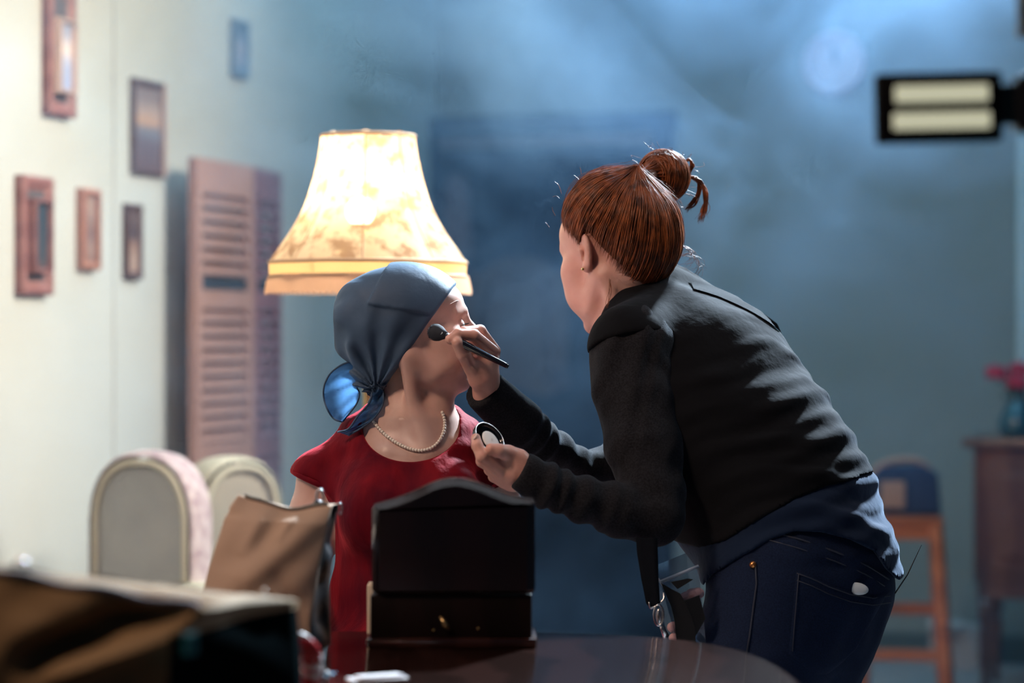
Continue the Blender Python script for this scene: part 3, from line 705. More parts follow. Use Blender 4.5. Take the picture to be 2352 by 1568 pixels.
# ---- canvas bags
M_canv = mat('tan_canvas', (0.47, 0.33, 0.245), 0.85, n_scale=7, col2=(0.41, 0.285, 0.205), bump=0.35, bump_s=420, bump_d=.001)
M_canv2 = mat('ochre_canvas', (0.24, 0.145, 0.062), 0.85, n_scale=6, col2=(0.19, 0.115, 0.05), bump=0.35, bump_s=420, bump_d=.001)
M_lining = mat('black_gusset', (0.010, 0.012, 0.016), 0.38, spec=.5, bump=0.3, bump_s=60)
M_end_shade = mat('pouch_end_shade', (0.003, 0.0045, 0.005), 0.95, spec=.0)  # near-black colour standing in for shade on the ochre pouch's end and back
M_zip = mat('brown_zip_tape', (0.20, 0.15, 0.13), 0.6)
def interp(tab, v):
    tab = np.array(tab, float); return np.array([np.interp(v, tab[:, 0], tab[:, i]) for i in range(1, tab.shape[1])])
def bag_grid(FL, FR, BR, BL, nv, disp, nf=60, ns=14, rnd=.10):
    rows = []
    for j in range(nv + 1):
        v = j / nv; c = [interp(t, v) for t in (FL, FR, BR, BL)]; row = []; uv = []
        for (a, b, n, k) in ((c[0], c[1], nf, 0), (c[1], c[2], ns, 1), (c[2], c[3], nf, 2), (c[3], c[0], ns, 3)):
            for i in range(n):
                u = i / n; row.append(a + (b - a) * u); uv.append((k, u, v))
        rows.append((np.array(row), uv))
    G = np.array([r[0] for r in rows]); ctr = G.mean(1, keepdims=True)
    for j, (_, uv) in enumerate(rows):
        for i, (k, u, v) in enumerate(uv):
            n = V3(*(unit((G[j, i] - ctr[j, 0]) * V3(1, 1, 0))))
            G[j, i] = G[j, i] + disp(k, u, v, n, G[j, i])
    return G
def fromtab(tab):   # (v, px, py, Y) -> (v, x, y, z); py None keeps the table height
    o = []
    for v, px, py, Y in tab:
        p = P(px, py if py is not None else HY + F * (CZ - TZ - .002) / Y, Y); o.append((v, *p))
    return o
def sline(px, py, a, b):   # signed distance (in picture-like units of the bag face) to a crease line
    a = np.array(a, float); b = np.array(b, float); d = b - a; l = np.hypot(*d); t = ((px - a[0]) * d[0] + (py - a[1]) * d[1]) / l / l
    return ((px - a[0]) * d[1] - (py - a[1]) * d[0]) / l, t
def ridge(px, py, a, b, wd, A):
    s, t = sline(px, py, a, b); tt = min(max(t, 0), 1); e = (t - tt) * 160
    return A * math.exp(-(s / wd) ** 2 - (e / 25) ** 2) * (.35 + .65 * math.sin(PI * min(max(t * .8 + .15, 0), 1)))
FLt = fromtab([(0, 436, None, 3.30), (.12, 452, 1410, 3.305), (.45, 478, 1310, 3.32), (.75, 508, 1215, 3.34), (.86, 516, 1190, 3.345), (1, 548, 1146, 3.36)])
FRt = fromtab([(0, 708, None, 3.30), (.25, 716, 1412, 3.31), (.6, 734, 1300, 3.33), (.85, 752, 1204, 3.345), (1, 764, 1160, 3.362)])
BRt = fromtab([(0, 760, None, 3.40), (.2, 758, 1430, 3.40), (.45, 757, 1335, 3.40), (.62, 765, 1270, 3.40), (.72, 758, 1245, 3.395), (.85, 771, 1195, 3.385), (1, 777, 1156, 3.376)])
BLt = fromtab([(0, 490, None, 3.42), (.5, 505, 1300, 3.40), (.86, 530, 1190, 3.385), (1, 556, 1141, 3.374)])
def dsp(k, u, v, n, p):
    px = CX + F * p[0] / p[1]; py = HY + F * (CZ - p[2]) / p[1]; d = V3(0, 0, 0)
    if k == 0:
        b = .026 * math.sin(PI * min(1, u * 1.0)) ** .8 * math.sin(PI * min(1, .12 + v * .86)) ** .8
        b += ridge(px, py, (572, 1325), (772, 1165), 32, .0075) - ridge(px, py, (550, 1285), (690, 1186), 28, .0030)
        b += ridge(px, py, (560, 1262), (612, 1165), 17, .0050) - ridge(px, py, (600, 1260), (650, 1170), 16, .003) + ridge(px, py, (640, 1230), (690, 1160), 10, .005)
        b += .003 * math.sin(px * .045 + py * .02) * math.sin(py * .03) + ridge(px, py, (700, 1460), (640, 1330), 22, -.006)
        d = V3(.1 * b, -b, 0)
        if v > .86: d[2] -= .012 * (v - .86) / .14 * math.exp(-((u - .55) / .25) ** 2)
        if v > .9: d[2] += .006 * math.exp(-(u / .08) ** 2)
    elif k == 1:
        b = .004 * math.sin(11 * v + 3 * u) + .002 * math.sin(23 * v); d = V3(b * math.sin(PI * u), -b * .3 * math.sin(PI * u), 0)
    elif k == 2: d = V3(0, .02 * math.sin(PI * u) * math.sin(PI * min(1, v + .1)), 0) - (V3(0, 0, .010) * (v - .86) / .14 * math.exp(-((u - .45) / .25) ** 2) if v > .86 else 0)
    return d
T = thing('canvas_pouch', 'tan canvas zip pouch standing upright on the table left of the mirror box', 'pouch', (P(610, 0, 3.36)[0], 3.36, TZ))
G = bag_grid(FLt, FRt, BRt, BLt, 70, dsp); m = MB(); nu = G.shape[1]; m.grid(G.transpose(1, 0, 2), wrap_u=True); nv = G.shape[0]
m.f.append(tuple(i * nv for i in range(nu))[::-1]); cap = [i * nv + nv - 1 for i in range(nu)]
nf, ns = 60, 14
for i in range(nf):   # close the top between front and back lips
    a, b = cap[i], cap[(i + 1)]; c, d = cap[nf + ns + nf - 1 - i], cap[nf + ns + nf - i] if i else cap[nf + ns + nf]
    m.f.append((a, b, c, d))
k_of = ([0] * nf + [1] * ns + [2] * nf + [3] * ns)
fm = [1 if k_of[q // (nv - 1)] == 1 else 0 for q in range(nu * (nv - 1))] + [0] * (len(m.f) - nu * (nv - 1))
o = obj('body', m.v, m.f, None, T, True, mats=[M_canv, M_lining], fmat=fm)
lip = G[-1, 4:nf - 2] + V3(0, .002, .0015); m = MB(); m.tube(lip, .0022, 6); m.build('zip_tape', M_zip, T, True)
m = MB()
for i in range(90):
    q = lip[0] + 0; t = i / 89 * (len(lip) - 1); j = min(int(t), len(lip) - 2); q = lip[j] + (lip[j + 1] - lip[j]) * (t - j); m.box(q + V3(0, -.001, .0025), (.0014, .003, .0025))
m.build('zip_teeth', M_steel, T)
q = P(735, 1147, 3.362); m = MB(); m.tube([q + V3(.006 * math.cos(a) * .8, .002 * math.sin(a), .010 * math.sin(a) + .004) for a in np.linspace(0, 2 * PI, 24, endpoint=False)], .0016, 8, closed=True)
m.box(q + V3(-.004, 0, -.004), (.009, .005, .008), roty(.4), .001); m.build('zip_pull', M_steel, T, True)
q = P(781, 1168, 3.375); m = MB(); m.tube([q + V3(.003 * math.cos(a), 0, .008 * math.sin(a)) for a in np.linspace(0, 2 * PI, 18, endpoint=False)], .0013, 6, closed=True); m.build('end_ring', M_steel, T, True)

FLt = fromtab([(0, -330, None, 2.44), (.7, -300, 1430, 2.44), (1, -190, 1283, 2.452)])
FRt = fromtab([(0, 372, None, 2.44), (.6, 388, 1520, 2.44), (.8, 392, 1468, 2.445), (1, 468, 1400, 2.468)])
BRt = fromtab([(0, 700, None, 2.74), (.6, 690, 1460, 2.72), (.8, 683, 1398, 2.71), (1, 684, 1376, 2.715)])
BLt = fromtab([(0, 60, None, 2.82), (.7, -20, 1400, 2.62), (1, -180, 1280, 2.462)])
def dsp2(k, u, v, n, p):
    px = CX + F * p[0] / p[1]; py = HY + F * (CZ - p[2]) / p[1]; d = V3(0, 0, 0)
    if k == 0:
        b = .02 * math.sin(PI * u) * math.sin(PI * min(1, .1 + v * .85)) - ridge(px, py, (80, 1505), (330, 1425), 34, .045) - ridge(px, py, (230, 1420), (420, 1412), 26, .018)
        b += ridge(px, py, (130, 1540), (380, 1465), 24, .020) + .003 * math.sin(px * .03) * math.sin(py * .04)
        d = V3(.3 * b, -b, 0)
    if k == 1: b = .006 * math.sin(9 * v + 5 * u) * math.sin(PI * u); d = V3(b, -b, 0)
    if k == 2: d = V3(0, .01 * math.sin(PI * u) * math.sin(PI * v), 0)
    if v > .9 and k in (0, 2): d = d + V3(0, 0, .002 * math.sin(px * .033) * (v - .9) / .1)
    return d
T = thing('canvas_pouch', 'ochre canvas zip pouch slumped at the near left corner of the table', 'pouch', (P(200, 0, 2.55)[0], 2.55, TZ))
G = bag_grid(FLt, FRt, BRt, BLt, 60, dsp2); m = MB(); nu = G.shape[1]; nv = G.shape[0]; m.grid(G.transpose(1, 0, 2), wrap_u=True)
m.f.append(tuple(i * nv for i in range(nu))[::-1]); cap = [i * nv + nv - 1 for i in range(nu)]; m.f.append(tuple(cap))
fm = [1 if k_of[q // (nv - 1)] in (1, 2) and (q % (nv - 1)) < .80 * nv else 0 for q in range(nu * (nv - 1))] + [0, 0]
obj('body', m.v, m.f, None, T, True, mats=[M_canv2, M_end_shade], fmat=fm)
M_zipl = mat('grey_zip', (0.18, 0.19, 0.23), 0.45, .3)
m = MB(); m.tube(G[-1, 0:nf] + V3(0, 0, .002), .0032, 8); m.build('zip', M_zipl, T, True)
q = P(47, 1312, 2.49); m = MB(); m.tube([q + V3(.006 * math.cos(a), .003 * math.sin(a), .008 * math.sin(a) + .004) for a in np.linspace(0, 2 * PI, 20, endpoint=False)], .002, 8, closed=True); m.build('zip_pull', M_steel, T, True)
M_teal = mat('teal_tag', (0.01, 0.16, 0.17), 0.6); q = P(424, 1478, 2.405); m = MB(); m.box(q + V3(.006, -.004, 0), (.018, .003, .022), rotz(.9), .001); m.build('tag', M_teal, T)
# ---- small things among the bags
M_yel = mat('cream_yellow_lacquer', (0.75, 0.52, 0.22), 0.35); M_tip = mat('ivory_tip', (0.75, 0.68, 0.58), 0.5)
a = P(607, 1352, 2.79); b = V3(a[0] - .012, 2.86, TZ + .004)
T = thing('pencil', 'cream yellow cosmetic pencil poking up behind the ochre pouch', 'pencil', b)
ax = unit(a - b); m = MB(); m.tube([b, a - ax * .012], .0055, 10); m.build('shaft', M_yel, T, True); m = MB(); m.tube([a - ax * .012, a - ax * .004, a], [.0055, .004, .0015], 10); m.build('tip', M_tip, T, True)
M_red = mat('red_gloss_plastic', (0.32, 0.008, 0.012), 0.3, coat=.4); M_wht = mat('white_plastic', (0.55, 0.50, 0.50), 0.4)
Y = 2.95; path = crom([P(628, 1586, Y), P(634, 1540, Y), P(650, 1500, Y), P(684, 1478, Y), P(712, 1494, Y + .01), P(716, 1530, Y + .03), P(712, 1572, Y + .05)], 8)
T = thing('hair_band', 'red hair band with white edging curled on the table between the two pouches', 'hair band', path[0] * V3(1, 1, 0) + V3(0, 0, TZ))
m = MB(); m.tube(path, .0125, 14); m.build('band', M_red, T, True)
m = MB(); m.tube(path[8:34] + V3(.0, -.006, .0115), .0042, 8); m.build('edging', M_wht, T, True)
for i in (36, 40): m = MB(); m.tube([path[i], path[i + 2]], .0136, 14); m.build('white_ring', M_wht, T, True)
M_clear = clearmat('clear_plastic', (0.86, 0.88, 0.92), .25)
q = P(715, 1545, 3.08); T = thing('wrapper', 'crumpled clear plastic wrapper on the table below the tan pouch', 'wrapper', (q[0], q[1], TZ))
Gw = []
for i in range(17):
    Gw.append([(q[0] + (i / 16 - .5) * .055 + .004 * math.sin(j * 2.1 + i), q[1] + (j / 12 - .5) * .06, TZ + .004 + .014 * abs(math.sin(i * .9 + .6 * j) * math.cos(j * .7 - .4 * i)) * math.sin(PI * i / 16)) for j in range(13)])
m = MB(); m.grid(np.array(Gw)); m.build('film', M_clear, T)
q = P(850, 1562, 3.06); T = thing('tissue', 'folded white tissue lying at the near edge of the table', 'tissue', (q[0], q[1], TZ)); M_tis = mat('white_tissue', (0.62, 0.60, 0.62), 0.8)
m = MB(); m.box((q[0] + .01, q[1] - .012, TZ + .0035), (.075, .03, .005), rotz(.35), .001); m.build('sheet', M_tis, T); m = MB(); m.box((q[0] + .012, q[1] - .010, TZ + .0075), (.06, .022, .003), rotz(.45), .001); m.build('fold', M_tis, T)

# ---- LED panel on a stand, close on the right
LYp = 2.5; c = P(2155, 248, LYp); tl = roty(-.022)
M_led = mat('lit_led_strip', (0.6, 0.6, 0.45), .5, emit=(0.52, 0.52, 0.37), emit_s=.90)
M_hous = mat('matt_black_housing', (.008, .008, .009), .8, spec=.1)
T = thing('light_panel', 'small black light panel with two lit strips on a stand at the right edge', 'light', (P(2412, 0, LYp)[0], LYp, 0))
w = W(288, LYp); h = W(160, LYp); m = MB(); m.box(c, (w, .022, h), tl, .004); autosmooth(m.build('housing', M_hous, T))
for py, pxs in ((217, (2052, 2266)), (279, (2048, 2270))):
    q = P((pxs[0] + pxs[1]) / 2, py, LYp); m = MB(); m.box(q + V3(0, -.0115, 0), (W(pxs[1] - pxs[0], LYp), .004, W(38, LYp)), tl, .0015); m.build('led_strip', M_led, T)
q = P(2372, 240, LYp); m = MB(); m.box(q, (W(84, LYp), .03, W(132, LYp)), None, .005); m.build('ballast', M_black, T)
m = MB(); m.box(P(2310, 240, LYp), (W(60, LYp), .008, W(95, LYp)), None, .002); m.build('bracket', mat('dark_teal_bracket', (.012, .03, .032), .5), T)
q = P(2412, 240, LYp); m = MB(); m.tube([(q[0], LYp + .015, .03), (q[0], LYp + .015, 1.66)], .009, 12); m.build('pole', M_black, T, True)
m = MB(); m.box(P(2385, 20, LYp), (W(90, LYp), .03, W(130, LYp)), None, .004); m.build('clamp', M_black, T)
for k in range(3):
    a = 2 * PI * k / 3 + .4; m = MB(); m.tube([(q[0], LYp + .015, .42), (q[0] + .22 * math.cos(a), LYp + .015 + .22 * math.sin(a), .008)], .007, 8); m.build('leg', M_black, T, True)
# ================================================================== PEOPLE
M_skin = mat('fair_skin', (0.71, 0.40, 0.33), 0.45, n_scale=25, col2=(0.65, 0.335, 0.27), sss=.18, bump=.06, bump_s=300, bump_d=.001)
M_skin2 = mat('light_skin', (0.68, 0.44, 0.37), 0.40, n_scale=25, col2=(0.60, 0.37, 0.31), sss=.18, bump=.06, bump_s=300, bump_d=.001)
def frame_of(fwd, pitch, roll=0.0):            # pitch > 0 looks down; columns forward, left, up
    f = unit(fwd); l = np.array([-f[1], f[0], 0.0]); f2 = f * math.cos(pitch) - V3(0, 0, 1) * math.sin(pitch); u = np.cross(f2, l)
    l2 = l * math.cos(roll) + u * math.sin(roll); u2 = np.cross(f2, l2); return np.stack([f2, l2, u2], 1)
def head_local(ear=True, ez=.088):
    g = S(s_ell((-.012, 0, .035), (.097, .076, ez)))
    g.u(s_ell((.040, 0, -.035), (.056, .059, .080)), .02).u(s_ell((.046, 0, .040), (.050, .060, .046)), .02)
    for s in (-1, 1):
        g.u(s_chain([(-.008, s * .054, -.042), (.028, s * .046, -.086), (.070, s * .013, -.112)], [.020, .018, .015], .01), .022)
    g.u(s_sph((.078, 0, -.109), .0165), .014).u(s_ell((.03, 0, -.078), (.050, .044, .040)), .02)
    for s in (-1, 1):
        g.u(s_chain([(.089, s * .004, .018), (.088, s * .020, .023), (.074, s * .043, .022)], [.010, .0105, .008], .006), .012)
        g.u(s_sph((.057, s * .043, -.022), .026), .025).u(s_sph((.058, s * .034, -.062), .030), .022)
    for s in (-1, 1): g.s_(s_ell((.100, s * .031, .001), (.018, .019, .012)), .010)
    for s in (-1, 1):
        g.u(s_sph((.0775, s * .031, .000), .0135), .003)
        g.s_(s_ell((.0915, s * .031, -.0015), (.004, .013, .0016)), .002)      # lid crease
    g.u(s_cone((.090, 0, .014), (.114, 0, -.026), .0078, .0105), .010).u(s_sph((.1165, 0, -.030), .0112), .006)
    for s in (-1, 1): g.u(s_sph((.104, s * .0125, -.036), .0085), .006).s_(s_sph((.108, s * .006, -.043), .004), .003)
    g.u(s_ell((.088, 0, -.070), (.014, .026, .016)), .012)
    for s in (-1, 1):
        g.u(s_chain([(.087, s * .023, -.0725), (.0985, s * .008, -.0675), (.100, 0, -.0685)], [.004, .0058, .0055], .003), .004)
        g.u(s_chain([(.086, s * .020, -.0755), (.0955, s * .008, -.0800), (.0965, 0, -.0805)], [.004, .0065, .0068], .003), .004)
    g.s_(s_chain([(.094, -.024, -.0735), (.105, 0, -.0742), (.094, .024, -.0735)], [.0012, .0016, .0012]), .002)
    if ear:
        for s in (-1, 1):
            T_ = rotz(s * -.45) @ roty(-.22)
            g.u(s_ell((-.010, s * .0775, .000), (.0185, .0075, .031), T_), .006)
            g.s_(s_ell((-.006, s * .0845, .004), (.0105, .006, .019), T_), .004).u(s_sph((-.004, s * .077, -.026), .0085), .005)
            g.u(s_chain([(.002, s * .078, .012), (-.004, s * .083, .004), (.001, s * .080, -.012)], [.003, .0035, .003]), .003)
    return g
def placed(g, O, R, sc=(1, 1, 1)):
    sc = np.asarray(sc, float); return lambda p: g(((p - O) @ R) / sc) * sc.min()
def toW(O, R, sc, q): return O + R @ (np.asarray(q, float) * np.asarray(sc, float))

# ------------------------------------------------------------------ the standing make-up artist
YS = 4.0
FB = V3(-.75, .66, 0); LB = V3(-.66, -.75, 0); ln = math.radians(33)
SP = unit(FB * math.sin(ln) + V3(0, 0, 1) * math.cos(ln)); FP = np.cross(LB, SP); FP = unit(FP)
def section(lst):
    C, U, Vv, a, b = [], [], [], [], []
    for px, py, Y, aw, w, lean in lst:         # lean 1 = along the bent back, 0 = upright
        th = ln * lean; sp = unit(FB * math.sin(th) + V3(0, 0, 1) * math.cos(th)); fp = unit(np.cross(LB, sp))
        ia = V3(sp[0], 0, sp[2]); ia = unit(ia); perp = V3(ia[2], 0, -ia[0])
        la, fb_ = abs(LB @ perp), abs(fp @ perp); W_ = W(w, Y); bb = math.sqrt(max(W_ ** 2 - (aw * la) ** 2, (.35 * W_) ** 2)) / fb_
        C.append(P(px, py, Y)); U.append(LB); Vv.append(fp); a.append(aw); b.append(bb)
    return np.array(C), np.array(U), np.array(Vv), np.array(a), np.array(b)
tors = [(1484, 655, 4.145, .058, 76, 1), (1494, 676, 4.14, .066, 84, 1), (1515, 712, 4.13, .10, 118, 1), (1552, 768, 4.12, .165, 168, 1), (1606, 878, 4.09, .19, 222, 1), (1664, 995, 4.06, .195, 242, 1),
        (1748, 1108, 4.03, .192, 243, 1), (1806, 1208, 4.00, .192, 238, .9), (1838, 1300, 3.98, .20, 246, .45)]
legs_ = [(1840, 1290, 3.98, .19, 226, .4), (1845, 1395, 3.97, .20, 220, .1), (1812, 1490, 3.96, .175, 188, 0), (1790, 1545, 3.96, .165, 168, 0)]
loft_t = s_loft(*section(tors)); loft_l = s_loft(*section(legs_))
ARM_N = [P(1455, 800, 3.97), P(1462, 900, 3.95), P(1478, 1030, 3.90), P(1497, 1140, 3.86), P(1506, 1184, 3.84)]
ARM_NR = [W(94, 3.97), W(95, 3.95), W(84, 3.9), W(74, 3.86), W(66, 3.84)]
FOR_N = [P(1506, 1184, 3.84), P(1420, 1172, 3.82), P(1325, 1140, 3.80), P(1258, 1113, 3.79), P(1207, 1086, 3.78)]
FOR_NR = [W(66, 3.84), W(60, 3.82), W(50, 3.8), W(50, 3.79), W(46, 3.78)]
ARM_F = [P(1660, 800, 4.24), P(1560, 930, 4.22), P(1410, 1068, 4.16)]
ARM_FR = [W(80, 4.2), W(66, 4.2), W(52, 4.16)]
FOR_F = [P(1410, 1068, 4.16), P(1340, 1075, 4.11), P(1262, 1030, 4.06), P(1190, 968, 4.00), P(1114, 898, 3.95)]
FOR_FR = [W(50, 4.16), W(37, 4.11), W(44, 4.06), W(52, 4.0), W(48, 3.95)]
HF = frame_of((-.669, .743, 0), math.radians(12), math.radians(-3)); HO = P(1412, 578, 4.12); HS = (1, 1, 1)
headS = placed(head_local(), HO, HF, HS)
hw = lambda q: toW(HO, HF, HS, q)
neckS = S(s_cone(hw((-.035, 0, -.035)), P(1500, 690, 4.15), .057, .066)).u(s_cone(hw((.012, 0, -.075)), P(1445, 752, 4.10), .050, .058), .03)
neckS.u(s_cone(hw((-.02, .055, -.05)), P(1420, 740, 4.05), .012, .010), .02)
skinS = S(headS).u(neckS, .014)
# hands ------------------------------------------------------------
def hand(palm, fingers, kp=.010, kf=.0035):
    g = None
    for f, k in palm: g = S(f) if g is None else g.u(f, k)
    for pts, rs in fingers: g.u(s_chain(pts, rs, .003), kf)
    return g
Yh = 3.905
rw = P(1122, 905, 3.95)
brushR = hand([(s_chain([P(1150, 932, 3.974), rw, P(1112, 868, 3.93)], [.020, .0235, .023], .01), 0),
               (s_ell(P(1113, 845, 3.925), (.020, .030, .030), roty(-.25)), .014), (s_ell(P(1126, 818, 3.94), (.014, .034, .020), roty(-.3)), .012),
               (s_cone(P(1098, 870, 3.915), P(1082, 838, 3.90), .0155, .0125), .012)],
              [([P(1131, 808, 3.915), P(1088, 770, 3.885), P(1052, 767, 3.875), P(1033, 779, 3.868)], [.0115, .0100, .0090, .0078]),
               ([P(1134, 806, 3.940), P(1102, 760, 3.925), P(1066, 763, 3.905), P(1050, 778, 3.897)], [.0115, .0102, .0092, .0078]),
               ([P(1134, 815, 3.962), P(1108, 768, 3.960), P(1086, 784, 3.935), P(1088, 812, 3.928)], [.0108, .0096, .0088, .0078]),
               ([P(1130, 828, 3.980), P(1110, 790, 3.985), P(1092, 806, 3.965), P(1096, 826, 3.958)], [.0098, .0086, .0078, .0070]),
               ([P(1084, 846, 3.903), P(1064, 812, 3.880), P(1050, 786, 3.866)], [.0128, .0112, .0092])])
lw = P(1215, 1088, 3.785)
compL = hand([(s_chain([P(1250, 1108, 3.79), lw, P(1188, 1078, 3.78)], [.026, .0245, .022], .01), 0),
              (s_ell(P(1165, 1075, 3.785), (.030, .020, .026), roty(.35)), .014), (s_ell(P(1178, 1100, 3.80), (.022, .022, .020)), .014),
              (s_cone(P(1192, 1052, 3.775), P(1166, 1040, 3.765), .0150, .0125), .012)],
             [([P(1148, 1076, 3.77), P(1108, 1048, 3.752), P(1096, 1023, 3.757), P(1093, 1006, 3.765)], [.0118, .0102, .0090, .0076]),
              ([P(1148, 1084, 3.790), P(1108, 1058, 3.785), P(1106, 1030, 3.80), P(1116, 1014, 3.81)], [.0115, .0102, .0090, .0078]),
              ([P(1150, 1096, 3.805), P(1126, 1078, 3.81), P(1126, 1050, 3.82), P(1134, 1036, 3.825)], [.0110, .0098, .0088, .0076]),
              ([P(1158, 1108, 3.818), P(1134, 1094, 3.825), P(1136, 1072, 3.83), P(1144, 1060, 3.832)], [.0098, .0088, .0078, .0070]),
              ([P(1168, 1040, 3.765), P(1146, 1035, 3.752), P(1128, 1031, 3.748)], [.0122, .0108, .0090])])
def nail(c, n, up, w=.0045, l=.0058):
    n = unit(n); u = unit(np.asarray(up) - n * (np.asarray(up) @ n)); s = np.cross(u, n); R = np.stack([s, n, u], 1)
    return MB().sphere(c, (w, .0014, l), 10, 6, R)
TS = thing('person', 'standing red haired woman in black top and jeans, bending over with brush and compact', 'person', P(1780, 0, 4.0) * V3(1, 1, 0))
core = S(s_loft(*(lambda c: (c[0], c[1], c[2], c[3] * .82, c[4] * .82))(section(tors)))).u(s_loft(*(lambda c: (c[0], c[1], c[2], c[3] * .84, c[4] * .84))(section(legs_))), .01)
core.u(s_chain(ARM_N + FOR_N[1:-1] + [lw], [r * .68 for r in ARM_NR + FOR_NR[1:-1]] + [.022], .02), .03)
core.u(s_chain(ARM_F + FOR_F[1:-1] + [rw], [r * .6 for r in ARM_FR + FOR_FR[1:-1]] + [.021], .02), .03)
LEGA = [P(1735, 1500, 3.90), P(1690, 1600, 3.86), V3(.352, 3.86, .46), V3(.385, 3.92, .09)]
LEGB = [P(1850, 1480, 4.05), P(1830, 1600, 4.06), V3(.455, 4.03, .46), V3(.485, 4.10, .09)]
for L_ in (LEGA, LEGB): core.u(s_chain(L_, [.070, .066, .05, .036], .02), .01).u(s_cone(L_[3] - V3(0, 0, .03), L_[3] + FB * .15 - V3(0, 0, .06), .036, .026), .02)
core.u(neckS, .02)
pieces = []
for f, lo, hi, h in ((skinS, HO - V3(.16, .18, .20), HO + V3(.20, .18, .15), .0024), (brushR, P(1010, 960, 3.84), P(1175, 730, 4.02), .0014),
                     (compL, P(1075, 1140, 3.72), P(1270, 985, 3.86), .0014), (core, (-.09, 3.6, .005), (.75, 4.45, 1.32), .009)):
    lo, hi = np.minimum(lo, hi), np.maximum(lo, hi); v, q = mesh_sdf(f, lo, hi, h); pieces.append((relax(v, q, 1), q))
V_, Q_ = merge(pieces); bodyS = obj('body', V_, Q_, M_skin, TS)
# nails on the fingers that show them
nl = MB()
for c, n, up in ((P(1091, 1003, 3.757), V3(-.75, -.35, .55), V3(0.1, 0, 1)),): t = nail(c, n, up); nl.add(t.v, t.f)
nl.build('fingernail', mat('pale_nail', (.72, .52, .47), .25), bodyS, True)
# eyes and lashes
M_eye = mat('eye_white', (.75, .74, .72), .15); M_lash = mat('dark_lash', (.03, .018, .012), .6)
def lashes(hwf, parent, side, n=16, length=.009, drop=-.003):
    P_ = []
    for i in range(n):
        t = i / (n - 1) - .5; a = np.array([.0905 - .012 * (2 * t) ** 2, side * (.031 + t * .026), -.001]); b = a + np.array([length * .9, side * t * .006, drop]); P_.append([hwf(a), hwf((a + b) / 2 + np.array([0, 0, -.001])), hwf(b)])
    v, q = strands(P_, .00035, 4); return obj('eyelashes', v, q, M_lash, parent)
for s in (-1, 1):
    m = MB(); m.sphere(hw((.0785, s * .031, -.0005)), .0128, 16, 12); m.build('eye', M_eye, bodyS, True); lashes(hw, bodyS, s)
# hair ------------------------------------------------------------
M_hair = mat('auburn_hair', (0.30, 0.082, 0.022), 0.36, n_scale=60, col2=(0.085, 0.023, 0.008), spec=.5)
M_hair0 = mat('auburn_hair_base', (0.09, 0.025, 0.009), 0.7, n_scale=70, col2=(0.045, 0.012, 0.006), spec=.15)
HC = np.array([-.014, 0, .037]); HRr = np.array([.105, .0835, .096])
Bdir = unit([-.63, 0.02, .78])
def hairline(al):                               # azimuth from the front -> elevation of the hairline
    tab = [(0, 31), (25, 31), (45, 25), (60, 12), (72, 2), (80, -12), (84, -10), (90, 0), (97, -6), (104, -20), (114, -38), (128, -56), (145, -66), (180, -74)]
    x = abs((al + 180) % 360 - 180); return np.interp(x, [t[0] for t in tab], [t[1] for t in tab])
def hdir(al):
    e = math.radians(hairline(al)); a = math.radians(al); return np.array([math.cos(a) * math.cos(e), math.sin(a) * math.cos(e), math.sin(e)])
def slerp(a, b, t):
    om = math.acos(np.clip(a @ b, -1, 1)); return (math.sin((1 - t) * om) * a + math.sin(t * om) * b) / (math.sin(om) + 1e-9)
def hpath(al, n, lift=0.0, t0=0.0, swirl=0.0, back=0.018):
    out = []; A = hdir(al)
    for i in range(n):
        t = t0 + (1 - t0) * i / (n - 1); d = slerp(A, Bdir, t * .985)
        d = unit(d + swirl * math.sin(PI * t) * np.cross(A, Bdir))
        r = 1.0 + lift * math.sin(PI * min(1, max(0, t * 1.05 + .02))) + (.012 if t > .05 else .012 * max(t, -.05) / .05)
        q = HC + HRr * d * r
        q = q + np.array([-.006, 0, -.030]) * max(0, -d[2] - .15) * (1 if d[0] < .1 else 0)
        q = q + (HRr * Bdir) * (.16 * max(0, (t - .72) / .28) ** 2)
        q = q + np.array([-back * max(0, -d[0]) * max(0, .75 - d[2]), 0, 0])   # fuller at the back of the head
        out.append(hw(q))
    return out
G = []
NA = 540
for i in range(NA):
    al = 360 * i / NA; g = 1.6 * math.sin(i * .23 + 2 * math.sin(i * .05)) + .5 * math.sin(i * .7) + .3 * math.sin(i * 1.9 + 1) + .2 * math.sin(i * 3.1)
    row = hpath(al, 30, .035 + .012 * g); base = hdir(al); row[0] = hw(HC + HRr * base * .93); G.append(row)
m = MB(); m.grid(np.array(G), wrap_u=True); hairO = m.build('hair', M_hair0, TS, True)
PTS, RD = [], []
for i in range(2600):
    al = RNG.uniform(0, 360); n = 16; p = np.array(hpath(al, n, .045 + RNG.normal(0, .012), RNG.uniform(0, .35) if i % 3 == 0 else -RNG.uniform(0, .07), RNG.normal(0, .05)))
    ph = RNG.uniform(0, 6.28); p += .0012 * np.sin(np.linspace(0, 5, n) + ph)[:, None] * RNG.normal(0, 1, 3)[None]
    PTS.append(p); RD.append(np.interp(np.linspace(0, 1, n), [0, .15, .8, 1], [.0003, 1, 1, .5]) * RNG.uniform(.0005, .0011))
v, q = strands(PTS, np.array(RD)); obj('hair_strands', v, q, M_hair, hairO)
